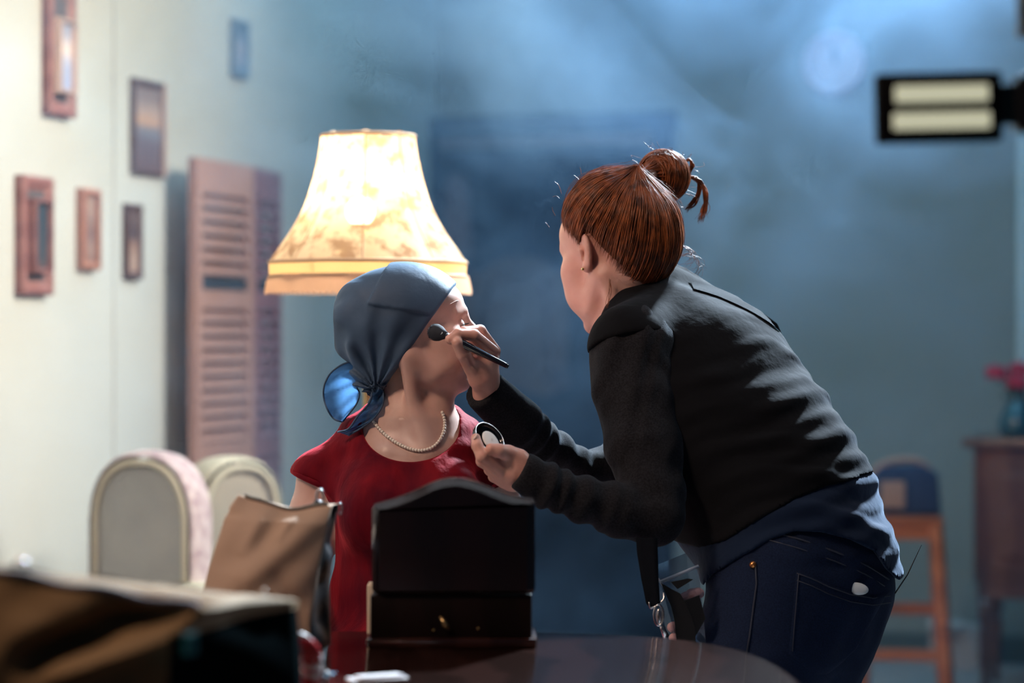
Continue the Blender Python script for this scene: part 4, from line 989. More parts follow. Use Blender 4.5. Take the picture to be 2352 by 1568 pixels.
# bun
BC = P(1524, 404, 4.165); br = W(57, 4.165)
bunax = unit(BC - hw(HC + HRr * Bdir))
bt = unit(np.cross(bunax, V3(.2, 1, .1))); bs = np.cross(bunax, bt)
m = MB(); m.sphere(BC, br * .93, 28, 20); m.tube([hw(HC + HRr * Bdir * .9), BC - bunax * br * .5], [br * .30, br * .45], 16); bun = m.build('bun', M_hair0, TS, True)
PTS, RD = [], []
for i in range(900):
    n = 16; th0 = RNG.uniform(0, 2 * PI); tilt = RNG.normal(0, .35); ln_ = RNG.uniform(1.2, 3.4); rr = br * RNG.uniform(.96, 1.09); h0 = RNG.uniform(-.85, .95)
    p = []
    for k in range(n):
        th = th0 + ln_ * k / (n - 1); hh = np.clip(h0 + tilt * math.sin(th), -.97, .97); c_ = math.sqrt(1 - hh * hh)
        p.append(BC + rr * (c_ * (math.cos(th) * bt + math.sin(th) * bs) + hh * bunax))
    PTS.append(p); RD.append(np.interp(np.linspace(0, 1, n), [0, .2, .8, 1], [.0003, 1, 1, .3]) * RNG.uniform(.0006, .0013))
for i in range(900):                             # roots gathered into the bun
    a = RNG.uniform(0, 2 * PI); st = hw(HC + HRr * 1.0 * unit(Bdir + RNG.uniform(.2, .36) * (math.cos(a) * np.array([.78, 0, .63]) + math.sin(a) * np.array([0, 1, 0]))) )
    e = BC - bunax * br * RNG.uniform(0, .5) + br * RNG.uniform(.7, .98) * (math.cos(a + .8) * bt + math.sin(a + .8) * bs) ; mid = (st + e) / 2 - unit((st + e) / 2 - (hw(HC + HRr * Bdir) + BC) / 2) * .006
    PTS.append(crom([st, mid, e], 8)[:16]); RD.append(np.full(16, .0009))
v, q = strands(PTS, np.array(RD)); obj('bun_strands', v, q, M_hair, bun)
# loose tail of the bun, fly-aways, nape wisps
PTS, RD = [], []
def lock(px, n_, spread, rad, Y=4.17):
    base = np.array([P(x, y, Y) for x, y in px])
    for i in range(n_):
        p = crom(base + RNG.normal(0, spread, base.shape) * np.linspace(.4, 1.3, len(base))[:, None], 4); s = np.linspace(0, len(p) - 1, 14); p = np.array([[np.interp(t, range(len(p)), p[:, k]) for k in range(3)] for t in s])
        PTS.append(p); RD.append(np.interp(np.linspace(0, 1, 14), [0, .2, .7, 1], [.6, 1, .8, .2]) * rad)
lock([(1572, 372), (1584, 366), (1590, 380), (1580, 398)], 26, .0018, .0009)
lock([(1574, 402), (1602, 412), (1606, 440), (1592, 465), (1577, 480)], 46, .0022, .0009)
lock([(1580, 404), (1610, 420), (1621, 450), (1618, 478), (1610, 505)], 52, .0026, .0007)
lock([(1560, 590), (1590, 585), (1606, 605), (1600, 630), (1575, 628)], 11, .0055, .0003, 4.15)
lock([(1555, 560), (1582, 575), (1590, 600), (1560, 622)], 8, .0050, .0003, 4.15)
lock([(1398, 640), (1402, 670), (1398, 700), (1390, 725)], 7, .0028, .0003, 4.035)
for i in range(120):
    al = RNG.uniform(-120, 200); p = np.array(hpath(al, 14, .07 + abs(RNG.normal(0, .05)), RNG.uniform(0, .6), RNG.normal(0, .15))); PTS.append(p + RNG.normal(0, .004, 3) * np.linspace(0, 1, 14)[:, None]); RD.append(np.full(14, .00028))
for i in range(90):
    a = unit(RNG.normal(0, 1, 3)); st = BC + a * br; e = st + unit(a + RNG.normal(0, .7, 3)) * RNG.uniform(.01, .045); mid = (st + e) / 2 + RNG.normal(0, .007, 3)
    PTS.append(crom([st, mid, e], 8)[:14]); RD.append(np.full(14, .00028))
for px in ([(1285, 455), (1278, 450), (1268, 452)], [(1290, 445), (1283, 425), (1272, 416)], [(1262, 522), (1257, 515), (1252, 510)], [(1276, 495), (1270, 485), (1268, 474)], [(1335, 400), (1334, 390), (1331, 383)], [(1330, 412), (1322, 405), (1318, 402)]):
    p = crom([P(x, y, 4.10) for x, y in px], 7)[:14]; PTS.append(p); RD.append(np.full(14, .0004))
v, q = strands(PTS, np.array(RD)); obj('loose_strands', v, q, M_hair, hairO)
M_brow = mat('brow_hair', (.16, .06, .025), .7); PT2 = []
for s in (-1, 1):
    for i in range(70):
        t = RNG.uniform(0, 1); c = np.array([.0985 - .020 * t, s * (.012 + .034 * t), .026 + .004 * math.sin(t * 2.6)]); c += RNG.normal(0, .0012, 3) * [0, 1, 1]; PT2.append([hw(c), hw(c + [0.0005, s * .004, .001]), hw(c + [-.002, s * .008, .001])])
for q0 in (PT2[:70], PT2[70:]): v, q = strands(q0, .0003); obj('eyebrow', v, q, M_brow, hairO)
p = hw((-.003, .0835, -.028)); m = MB(); m.sphere(p + HF @ V3(0, .003, 0), .0028, 10, 8); tag(m.build('earring', mat('gold_stud', (.8, .6, .3), .2, 1.0), None, True), 'tiny gold stud earring in the standing woman\'s ear', 'earring')
# clothes ----------------------------------------------------------
M_tee = mat('black_cotton', (0.0065, 0.0068, 0.0085), 0.9, spec=.10, bump=.4, bump_s=26, bump_d=.006, sheen=.035, sheen_col=(.6, .75, 1))
M_knit = mat('charcoal_knit', (0.021, 0.021, 0.025), 0.9, n_scale=340, col2=(.010, .010, .012), spec=.12, bump=.5, bump_s=520, bump_d=.0015, sheen=.07, sheen_col=(.55, .75, 1))
M_navyt = mat('navy_cotton', (0.009, 0.019, 0.046), 0.85, spec=.15, bump=.4, bump_s=28, bump_d=.006, sheen=.16, sheen_col=(.6, .75, 1))
M_jean = mat('dark_denim', (0.012, 0.023, 0.060), 0.85, n_scale=420, col2=(.008, .015, .038), spec=.15, bump=.4, bump_s=600, bump_d=.0008, sheen=.06, sheen_col=(.5, .65, 1))
def ringfold(A, B, pts_f, amp, freq):           # ruched sleeve folds along a limb
    a, b = np.asarray(A), np.asarray(B); ba = b - a; L2 = ba @ ba
    def f(p):
        t = (p - a) @ ba / L2; return amp * np.sin(freq * t + 1.2 * np.sin(3 * t * freq / 10) + 14 * ((p - a) @ np.cross(unit(ba), V3(0, 1, 0)))) * np.clip(1.4 - np.abs(t - .5) * 2.4, 0, 1)
    return f
sleeveN = S(s_chain(ARM_N, ARM_NR, .02)).u(s_chain(FOR_N, FOR_NR, .012), .012)
sleeveN.u(s_cone(P(1560, 815, 4.05), ARM_N[0], W(70, 4), ARM_NR[0] - .006), .03)
sleeveN.d(ringfold(FOR_N[1], FOR_N[4], None, .0032, 30)).d(lambda p: .0016 * wob(p, 55, 2.0) + .002 * wob(p, 22, 4.0))
cut = unit(FOR_N[4] - FOR_N[3]); sleeveN.i(s_plane(FOR_N[4] + cut * .012, cut + V3(0, 0, .0)), .003)
sleeveF = S(s_chain(ARM_F, ARM_FR, .02)).u(s_chain(FOR_F, FOR_FR, .012), .012)
cuffF = s_cone(FOR_F[4] - unit(FOR_F[3] - FOR_F[4]) * .03, FOR_F[3] + unit(FOR_F[2] - FOR_F[3]) * .012, W(46, 3.95), W(57, 4.0))
cf = unit(FOR_F[4] - FOR_F[3]); cf2 = unit(FOR_F[3] - FOR_F[2])
sleeveF.u(S(cuffF).i(s_plane(FOR_F[3] - cf2 * .012, -cf2), .004), .004)
sleeveF.d(ringfold(FOR_F[1], FOR_F[3], None, .0030, 30)).d(lambda p: .0016 * wob(p, 55, 5.0) + .002 * wob(p, 22, 1.0)).i(s_plane(FOR_F[4] + cf * .008, cf), .003)
for nm, f, pts in (('sleeve', sleeveN, ARM_N + FOR_N), ('sleeve', sleeveF, ARM_F + FOR_F)):
    q_ = np.array(pts); sobj(nm, f, q_.min(0) - .09, q_.max(0) + .09, .0033, M_knit, TS)
def hemZ(tab):
    xs = np.array([W(t[0] - CX, 3.97) for t in tab]); zs = np.array([CZ - W(t[1] - HY, 3.97) for t in tab])
    return lambda p: (np.interp(p[:, 0], xs, zs) - p[:, 2]) * .8
hem1 = hemZ([(1440, 1238), (1540, 1246), (1600, 1250), (1650, 1228), (1720, 1180), (1800, 1135), (1880, 1108), (1960, 1092), (2050, 1080)])
hem2 = hemZ([(1540, 1352), (1600, 1352), (1625, 1305), (1680, 1262), (1740, 1225), (1800, 1203), (1860, 1206), (1930, 1225), (1990, 1255), (2025, 1300), (2060, 1330), (2100, 1330)])
def backfold(p):                                 # soft folds running in from the back, bunching at the waist
    s = (p - P(1490, 672, 4.14)) @ (-SP); q = (p - P(1490, 672, 4.14)) @ (-FP); l = (p - P(1490, 672, 4.14)) @ LB
    e = np.clip((q + .0) / .14, 0, 1); lo_ = np.clip((s - .12) / .2, 0, 1)
    w1 = np.sin(85 * s + 16 * l + 2.2 * np.sin(19 * l + 11 * s) + 9 * q); w2 = np.sin(150 * s - 22 * l + 2 * np.sin(30 * q))
    return -(.0045 * np.maximum(w1, -.2) * e * (.25 + .75 * lo_) + .0022 * w2 * e * lo_) + .0035 * wob(p, 16, 3.0)
shl = S(s_cone(P(1530, 735, 4.06), P(1452, 800, 3.97), W(84, 4.0), W(103, 3.97)))
a1 = unit(P(1462, 900, 3.95) - P(1440, 770, 3.98))
sleeve_cap = S(shl).i(s_plane(P(1452, 792, 3.97), a1), .004)
far_cap = S(s_cone(P(1560, 740, 4.16), P(1655, 800, 4.23), W(84, 4.1), W(90, 4.2)))
tee = S(loft_t).u(sleeve_cap, .012).u(far_cap, .03)
tee.u(s_chain([P(1470, 672, 4.10), P(1512, 642, 4.17), P(1548, 632, 4.21)], [W(26, 4.1)] * 3, .01), .03).u(s_chain([P(1408, 760, 4.04), P(1436, 716, 4.05), P(1470, 674, 4.10)], [W(22, 4.05), W(24, 4.05), W(26, 4.1)], .01), .035)
tee.d(backfold).i(hem1, .004)
sobj('t_shirt', tee, (.05, 3.72, .72), (.70, 4.42, 1.31), .0042, M_tee, TS)
under = S(s_loft(*(lambda c: (c[0], c[1], c[2], c[3] - .004, c[4] - .005))(section(tors[5:] + [(1848, 1345, 3.98, .202, 244, .3)])))).d(backfold).i(hem2, .004)
sobj('under_layer', under, (.2, 3.72, .64), (.70, 4.32, 1.06), .0042, M_navyt, TS, label='navy under layer showing below the black top')
jeans = S(loft_l)
for L_ in (LEGA, LEGB): jeans.u(s_chain([L_[0], L_[1], L_[2], L_[3]], [.098, .092, .068, .056], .03), .05)
jeans.d(lambda p: .002 * wob(p, 30, 7.0) + .0014 * np.sin(90 * p[:, 2] + 30 * p[:, 0]) * np.clip((.72 - p[:, 2]) * 6, 0, 1)).i(s_plane((0, 0, .06), (0, 0, -1)), .003)
jeansO = sobj('jeans', jeans, (.22, 3.68, .04), (.72, 4.32, .90), .0046, M_jean, TS)
M_shoe = mat('black_shoe', (.015, .015, .016), .5)
for L_ in (LEGA, LEGB):
    ft = L_[3]; g = S(s_chain([ft + V3(0, 0, -.035), ft + FB * .06 - V3(0, 0, .045), ft + FB * .17 - V3(0, 0, .058)], [.044, .042, .032], .02)).i(s_plane((0, 0, .004), (0, 0, -1)), .004)
    sobj('shoe', g, ft - V3(.26, .1, .09), ft + V3(.1, .26, .06), .005, M_shoe, TS)
tj = bvh(jeansO)
def onto(t, pts, off): return np.array([hit(t, x, y, off, 3.85)[0] for x, y in pts])
M_thr = mat('jean_thread', (.028, .036, .062), .7)
pk = [(1829, 1310), (1826, 1360), (1820, 1430), (1815, 1500), (1850, 1530), (1890, 1545), (1945, 1500), (1995, 1440), (2036, 1362), (2000, 1368), (1950, 1360), (1900, 1340), (1862, 1322)]
top_e = [(1829, 1310), (1862, 1322), (1900, 1340), (1950, 1358), (2000, 1366), (2040, 1360)]
bot_e = [(1812, 1500), (1840, 1525), (1870, 1548), (1900, 1548), (1935, 1520), (1965, 1490)]
G = []
for k in range(25):
    t = k / 24; a = np.array([np.interp(t * 5, range(6), [q[0] for q in top_e]), np.interp(t * 5, range(6), [q[1] for q in top_e])]); b = np.array([np.interp(t * 5, range(6), [q[0] for q in bot_e]), np.interp(t * 5, range(6), [q[1] for q in bot_e])])
    G.append([hit(tj, *(a + (b - a) * j / 18), .0032 if 0 < j < 18 and 0 < k < 24 else .0004, 3.85)[0] for j in range(19)])
m = MB(); m.grid(np.array(G)); pocket = m.build('back_pocket', M_jean, jeansO, True)
m = MB()
for off in (0, 16): m.tube(onto(tj, [(x, y + 6 + off) for x, y in top_e], .0042), .0009, 6)
m.tube(onto(tj, [(1833, 1318), (1828, 1365), (1822, 1430), (1817, 1495)], .0042), .0009, 6); m.build('stitching', M_thr, pocket, True)
m = MB(); m.tube(onto(tj, [(1735, 1290), (1738, 1340), (1730, 1400), (1722, 1460), (1715, 1500)], .0016), .0016, 6)
m.tube(onto(tj, [(1770, 1222), (1840, 1240), (1920, 1268), (1990, 1298), (2040, 1330)], .0016), .0016, 6); m.tube(onto(tj, [(1765, 1240), (1836, 1260), (1916, 1288), (1986, 1318), (2030, 1345)], .0016), .0012, 6); m.build('seams', M_thr, jeansO, True)
q, n = hit(tj, 1730, 1297, .002, 3.85); m = MB(); m.sphere(q, .0058, 14, 8, ); m.build('rivet', mat('copper_rivet', (.75, .30, .10), .3, .9), jeansO, True)
q, n = hit(tj, 1828, 1203, .004, 3.85); m = MB(); m.box(q + V3(0, -.002, .0), (.020, .006, .028), roty(.2), .001); m.build('belt_loop', mat('blue_loop', (.012, .05, .075), .7), jeansO)
q, n = hit(tj, 1964, 1345, .004, 3.85); T = thing('phone', 'white rounded object peeking out of the back pocket of the jeans', 'phone', q); m = MB(); m.sphere(q + V3(0, .002, -.004), (.019, .004, .010), 18, 10, roty(.15)); m.build('case', mat('white_case', (.62, .72, .78), .3), T, True)
a = P(2084, 1320, 3.93); T = thing('wire', 'thin black wire aerial sticking up behind the hip of the jeans', 'wire', a); m = MB(); m.tube([a + V3(-.02, 0, -.03), a, P(2116, 1251, 3.93)], [.0012, .0010, .0007], 6); m.build('aerial', M_black, T, True)

# make-up brush ----------------------------------------------------
ba, bb = P(1022, 769, 3.872), P(1168, 842, 3.862); bd = unit(bb - ba)
T = thing('makeup_brush', 'black make-up brush with a fluffy dark head held against the cheek', 'brush', ba)
m = MB(); m.tube([ba + bd * .012, ba + bd * .02, ba + bd * .035, bb - bd * .045, bb - bd * .004, bb], [.0048, .0056, .0070, .0050, .0040, .0030], 14); m.build('handle', mat('gloss_navy_black', (.008, .010, .018), .15, coat=.6), T, True)
m = MB(); m.tube([ba - bd * .006, ba + bd * .013], [.0056, .0048], 14); m.build('ferrule', M_steel, T, True)
M_brist = mat('dark_bristles', (.018, .022, .032), .85); hc = P(1001, 763, 3.885); axb = unit(hc - ba)
m = MB(); pr = [(.0052, -.004), (.0085, .004), (.0125, .012), (.0140, .019), (.0118, .026), (.006, .031), (.0005, .033)]
zx = axb; xx = unit(np.cross(zx, V3(0, 0, 1))); yy = np.cross(zx, xx); Rm = np.stack([xx, yy, zx], 1)
m.lathe(pr, ba, 28, Rm); hd = m.build('bristles', M_brist, T, True)
PT2 = []
for i in range(420):
    a = RNG.uniform(0, 2 * PI); r = math.sqrt(RNG.uniform(0, 1)); d = xx * math.cos(a) + yy * math.sin(a); L_ = .034 - .010 * r * r
    PT2.append([ba + d * .004 * r, ba + d * .0125 * r + axb * L_ * .5, ba + d * .0142 * r + axb * (L_ + RNG.normal(0, .0012))])
v, q = strands(PT2, .00022, 3); obj('bristle_hairs', v, q, M_brist, hd)
# compact ----------------------------------------------------------
cc = P(1122, 1008, 3.783); zx = unit(V3(.62, -.55, .56)); xx = unit(np.cross(V3(0, 0, 1), zx)); yy = np.cross(zx, xx); Rm = np.stack([xx, yy, zx], 1)
T = thing('compact', 'small round black compact with white powder held in the fingers', 'compact', cc)
m = MB(); m.lathe([(.0265, -.007), (.0285, -.004), (.0288, .003), (.0272, .0042), (.0262, .002), (.0262, -.002)], cc, 40, Rm, cap=True); m.build('case', mat('gloss_black_case', (.006, .007, .010), .12, coat=.6), T, True)
m = MB(); m.tube([cc + Rm @ V3(.0282 * math.cos(a), .0282 * math.sin(a), .0036) for a in np.linspace(0, 2 * PI, 48, endpoint=False)], .0010, 6, closed=True); m.build('rim', M_steel, T, True)
m = MB(); m.sphere(cc + Rm @ V3(-.002, -.006, .004), (.0165, .0185, .0035), 24, 12, Rm); m.build('powder', mat('white_powder', (.85, .85, .84), .8), T, True)

# shoulder strap and clear bag --------------------------------------
M_web = mat('black_webbing', (.007, .009, .013), .9, spec=.08, bump=.6, bump_s=500, bump_d=.001)
tt = bvh(*[o for o in TS.children if o.name.startswith(('t_shirt',))])
BGY = 3.80; T = thing('clear_bag', 'clear plastic bag with black trim hanging from a shoulder strap at her thigh', 'bag', P(1575, 1400, BGY))
pth = [(1588, 652), (1640, 668), (1700, 694), (1750, 722), (1792, 752)]; G = []
for k, (x, y) in enumerate(crom([(a, b, 0) for a, b in pth], 5)[:, :2]):
    G.append([hit(tt, x + 7 * w_ - 3, y + 15 * w_ - 1, .003, 4.15)[0] for w_ in np.linspace(-.55, 1.0, 6)])
m = MB(); m.grid(np.array(G)); m.build('shoulder_strap', M_web, T, True)
G = []
for (xl, xr, y) in ((1461, 1510, 1235), (1463, 1511, 1270), (1473, 1513, 1330), (1484, 1516, 1385), (1491, 1512, 1394)):
    G.append([P(xl + (xr - xl) * t, y, BGY - .02 + .003 * math.cos(3 * t)) for t in np.linspace(0, 1, 5)] + [P(xr + (xl - xr) * t, y, BGY - .016) for t in np.linspace(0, 1, 5)])
m = MB(); m.grid(np.array(G).transpose(1, 0, 2), wrap_u=True); m.build('hanging_strap', M_web, T, True)
m = MB(); m.tube(crom([P(1491, 1382, BGY - .02), P(1494, 1396, BGY - .02), P(1508, 1390, BGY - .02), P(1524, 1376, BGY - .02), P(1524, 1360, BGY - .015)], 5), .0014, 8)
m.tube([P(1513 + 11 * math.cos(a), 1412 + 24 * math.sin(a), BGY - .022) for a in np.linspace(0, 2 * PI, 24, endpoint=False)], .0018, 8, closed=True)
m.sphere(P(1514, 1415, BGY - .02), (.005, .004, .013), 12, 8); m.tube([P(1518, 1434, BGY - .02), P(1530, 1462, BGY - .015)], [.003, .0055], 8); m.build('clasp', M_steel, T, True)
fr = [P(1517, 1336, BGY), P(1604, 1300, BGY + .02), P(1622, 1480, BGY + .02), P(1562, 1500, BGY)]; dp = V3(-.012, .10, .012)
bk = [p + dp for p in fr]
m = MB(); m.add(fr + bk, [(0, 1, 2, 3), (4, 7, 6, 5), (0, 3, 7, 4), (0, 4, 5, 1), (1, 5, 6, 2), (3, 2, 6, 7)]); m.build('clear_walls', M_clear, T)
def band(pts, w, th=.003):
    m = MB(); G = []
    for p, q in pts: G.append([p + V3(0, -th, 0), q + V3(0, -th, 0), q + V3(0, th * .3, 0), p + V3(0, th * .3, 0), p + V3(0, -th, 0)])
    m.grid(np.array(G)); return m
px_l = [((1518, 1338), (1542, 1352)), ((1528, 1362), (1562, 1362)), ((1541, 1392), (1575, 1385)), ((1549, 1425), (1588, 1415)), ((1554, 1470), (1596, 1440)), ((1558, 1505), (1600, 1505))]
band([(P(*a, BGY), P(*b, BGY)) for a, b in px_l], 0).build('trim', M_black, T)
band([(P(1540, 1336, BGY - .001), P(1556, 1352, BGY - .001)), (P(1580, 1328, BGY), P(1592, 1330, BGY))], 0).build('trim', M_black, T)
band([(P(1562, 1382, BGY), P(1592, 1470, BGY)), (P(1606, 1366, BGY + .005), P(1620, 1420, BGY + .005))], 0).build('trim', M_black, T)
m = MB(); m.tube([fr[0], fr[1]], .0028, 8); m.tube([fr[0], bk[0]], .002, 8); m.tube([fr[0], P(1530, 1356, BGY)], .0018, 8); m.build('piping', mat('clear_piping', (.55, .65, .8), .15, trans=.3), T, True)
M_pad = mat('pink_cotton_pad', (.62, .40, .42), .85)
for i, (x, y, rr) in enumerate(((1578, 1372, .011), (1592, 1366, .012), (1602, 1362, .010), (1548, 1440, .010), (1552, 1465, .010), (1598, 1425, .009))):
    Tq = thing('cotton_pad', ('pink cotton pad at the upper left inside the clear bag', 'pink cotton pad in the upper middle of the clear bag', 'pink cotton pad at the upper right inside the clear bag, beside the jeans', 'pink cotton pad behind the metal clasp in the clear bag', 'pink cotton pad at the bottom left of the clear bag', 'pink cotton pad low beside the jeans in the clear bag')[i], 'cotton pad', P(x, y, BGY + .03), 'cotton pads in the clear bag')
    m = MB(); m.sphere(P(x, y, BGY + .03), (rr, rr * .6, rr * .8), 14, 8); m.build('pad', M_pad, Tq, True)
    m = MB(); m.tube([P(x, y, BGY + .03) + V3(rr * math.cos(a), 0, rr * .8 * math.sin(a)) for a in np.linspace(0, 2 * PI, 20, endpoint=False)], .0012, 6, closed=True); m.build('edge', M_pad, Tq, True)
# ------------------------------------------------------------------ the seated woman
YW = 4.0
WF = frame_of((.99, .12, 0), math.radians(-7), math.radians(2)); WO = P(938, 758, YW); WS = (1.0, .98, .87)
wh = lambda q: toW(WO, WF, WS, q)
headW = placed(head_local(False, .084), WO, WF, WS)
neckW = S(s_cone(P(922, 850, 4.02), P(936, 965, 4.02), W(62, 4), W(74, 4))).u(s_cone(P(936, 965, 4.02), P(942, 1030, 4.03), W(74, 4), W(104, 4)), .03)
neckW.u(s_chain([wh((-.012, -.055, -.05)), P(952, 945, 3.962), P(984, 1036, 3.945)], [.013, .0115, .008], .01), .010)
neckW.u(s_cone(wh((.045, 0, -.085)), P(985, 1010, 3.985), .030, .030), .03).s_(s_sph(P(992, 1046, 3.905), .012), .02)
tw = [(945, 985, 4.03, 92, .062), (943, 1030, 4.03, 165, .085), (942, 1090, 4.03, 190, .105), (948, 1170, 4.02, 186, .118), (952, 1260, 4.02, 180, .112), (955, 1350, 4.02, 186, .115), (957, 1440, 4.02, 200, .125), (957, 1530, 4.02, 208, .14)]
LX = unit((.99, -.10, 0)); LYv = V3(.10, .99, 0)
def secW(k=1.0, da=0.0):
    return np.array([P(x, y, Y) for x, y, Y, a, b in tw]), np.array([LX] * len(tw)), np.array([LYv] * len(tw)), np.array([W(a, 4) * k + da for x, y, Y, a, b in tw]), np.array([b * k + da for x, y, Y, a, b in tw])
chest = lambda da: S(s_loft(*secW(1, da))).u(s_ell(P(880, 1175, 3.935), np.array((.068, .055, .066)) + da), .03).u(s_ell(P(1025, 1175, 3.925), np.array((.068, .055, .066)) + da), .03)
def shoulders(da):
    g = S(s_chain([P(868, 1010, 4.04), P(805, 1062, 4.035), P(742, 1098, 4.03)], [W(40, 4) + da, W(46, 4) + da, W(54, 4) + da], .02))
    return g.u(s_chain([P(1020, 1005, 4.05), P(1080, 1048, 4.04), P(1132, 1092, 4.03)], [W(40, 4) + da, W(46, 4) + da, W(52, 4) + da], .02), .02)
armsW = S(s_chain([P(738, 1100, 4.03), P(730, 1190, 4.03), P(706, 1320, 4.05)], [W(55, 4), W(60, 4), W(43, 4)], .03)).u(s_chain([P(706, 1320, 4.05), P(700, 1430, 3.86), P(720, 1515, 3.70)], [W(43, 4), W(36, 4), W(26, 4)], .02), .02)
armsW.u(s_chain([P(1132, 1094, 4.03), P(1150, 1200, 4.03), P(1158, 1320, 4.03)], [W(52, 4), W(54, 4), W(42, 4)], .03), .0).u(s_chain([P(1158, 1320, 4.03), P(1150, 1430, 3.86), P(1120, 1515, 3.70)], [W(42, 4), W(36, 4), W(26, 4)], .02), .02)
for bx_, sg in ((P(735, 1535, 3.69), 1), (P(1105, 1535, 3.69), -1)):
    armsW.u(s_ell(bx_ + V3(.015 * sg, -.02, 0), (.036, .042, .015)), .015)
    for k in range(4): armsW.u(s_chain([bx_ + V3(sg * (.03 - .02 * k), -.045, .0), bx_ + V3(sg * (.04 - .016 * k), -.085 + .004 * abs(k - 1.5), .002), bx_ + V3(sg * (.05 - .014 * k), -.115 + .006 * abs(k - 1.5), -.012)], [.010, .009, .0078], .003), .005)
    armsW.u(s_chain([bx_ + V3(sg * .03, .0, .01), bx_ + V3(sg * .055, -.03, .012), bx_ + V3(sg * .065, -.055, .004)], [.012, .011, .009], .003), .008)
clav = S(s_chain([P(990, 1046, 3.95), P(1050, 1030, 3.97), P(1110, 1040, 4.02)], [.008, .009, .008], .01)).u(s_chain([P(965, 1048, 3.945), P(890, 1040, 3.955), P(800, 1045, 4.01)], [.008, .009, .008], .01), .01)
skinW = S(headW).u(neckW, .016)
torsoW = S(chest(-.004)).u(shoulders(-.003), .03).u(clav, .022).u(neckW, .025).u(armsW, .02)
TW = thing('person', 'seated woman in a red velvet dress and blue headscarf, face turned aside', 'person', (P(945, 0, 4.0)[0], 4.0, 0))
mixW = S(headW).u(neckW, .016).u(S(chest(-.004)).u(shoulders(-.003), .03).u(clav, .022), .025)
pieces = []
for f, lo, hi, h in ((mixW, P(800, 1075, 3.86), P(1180, 590, 4.16), .0026), (S(torsoW), (-.40, 3.58, .58), (.03, 4.2, 1.02), .0045)):
    lo, hi = np.minimum(lo, hi), np.maximum(lo, hi); v, q = mesh_sdf(f, lo, hi, h); pieces.append((relax(v, q, 1), q))
V_, Q_ = merge(pieces); bodyW = obj('body', V_, Q_, M_skin2, TW)
for s in (-1, 1):
    m = MB(); m.sphere(wh((.0785, s * .031, -.0005)), .0124, 16, 12); m.build('eye', M_eye, bodyW, True); lashes(wh, bodyW, s, 14, .010, .002)
# brow and eye-corner creases: fine raised lines of skin
PT2 = []
PT2.append([wh((.088, -.030, .034)), wh((.080, -.046, .036)), wh((.070, -.055, .030))]); PT2.append([wh((.091, -.024, .043)), wh((.082, -.043, .046)), wh((.069, -.057, .042))]); PT2.append([wh((.072, -.052, .010)), wh((.063, -.058, .008)), wh((.054, -.0605, .002))])
PT2 = [crom(p, 6) for p in PT2]; v, q = strands(PT2, .0006, 6); obj('brow_creases', v, q, M_skin2, bodyW)
# dress
M_velvet = mat('red_velvet', (0.185, 0.005, 0.012), 0.75, n_scale=9, col2=(0.075, 0.002, 0.010), stretch=(2.2, 2.2, .7), spec=.10, sheen=.5, sheen_col=(1.0, .10, .14), bump=.5, bump_s=16, bump_d=.008)
dress = S(chest(.006))
cap1 = S(s_chain([P(805, 1062, 4.035), P(742, 1100, 4.03), P(735, 1160, 4.03)], [W(56, 4), W(66, 4), W(70, 4)], .02)).i(s_plane(P(735, 1118, 4.03), (-.42, 0, -1)), .004)
cap2 = S(s_chain([P(1080, 1048, 4.04), P(1132, 1094, 4.03), P(1146, 1160, 4.03)], [W(52, 4), W(60, 4), W(62, 4)], .02)).i(s_plane(P(1140, 1120, 4.03), (.42, 0, -1)), .004)
shd = S(shoulders(.005)).u(cap1, .02).u(cap2, .02).i(s_plane(P(737, 1110, 4.03), (-.42, 0, -1)), .004).i(s_plane(P(1140, 1112, 4.03), (.42, 0, -1)), .004)
dress.u(shd, .022)
skirt = S(s_loft(np.array([(P(957, 0, 4)[0], 4.02, .66), (P(957, 0, 4)[0], 3.97, .52), (P(957, 0, 4)[0], 3.93, .28), (P(957, 0, 4)[0], 3.92, .07)]), np.array([LX] * 4), np.array([LYv] * 4), np.array([.15, .22, .26, .29]), np.array([.14, .20, .24, .27])))
for s in (-1, 1): skirt.u(s_cone(V3(P(957 + s * 120, 0, 4)[0], 4.02, .55), V3(P(957 + s * 120, 0, 4)[0], 3.64, .53), .088, .075), .05)
skirt.i(s_plane((0, 0, .01), (0, 0, -1)), .004)
dress.u(skirt, .05)
def velf(p):
    c = P(945, 1010, 3.95); d = p - c; a = np.arctan2(d[:, 0], -d[:, 2]); r = np.hypot(d[:, 0], d[:, 2]); low = np.clip((.98 - p[:, 2]) * 6, 0, 1)
    return -.0035 * np.sin(17 * a + 2 * np.sin(20 * r)) * np.clip((r - .05) * 8, 0, 1) * (1 - low) + .004 * wob(p, 20, 2.5) - .007 * np.sin(60 * p[:, 2] + 9 * p[:, 0] + 2 * np.sin(14 * p[:, 0])) * np.clip((.80 - p[:, 2]) * 9, 0, 1) * np.clip((p[:, 2] - .60) * 9, 0, 1)
dress.d(velf)
dress.s_(s_ell(P(941, 980, 3.93), (W(112, 4), .40, W(79, 4))), .004)
dressO = sobj('dress', dress, (-.42, 3.5, -.0), (.12, 4.34, 1.06), .0044, M_velvet, TW)
tdr = bvh(dressO)
for c_, sg, rr in ((P(737, 1108, 4.03), 1, 69), (P(1140, 1110, 4.03), -1, 62)):
    u_ = unit((1, 0, -.42 * sg)); m = MB(); m.tube([c_ + W(rr, 4) * (math.cos(t) * u_ + math.sin(t) * V3(0, 1, 0)) for t in np.linspace(0, 2 * PI, 48, endpoint=False)], .0045, 8, closed=True); m.build('sleeve_hem', M_velvet, dressO, True)
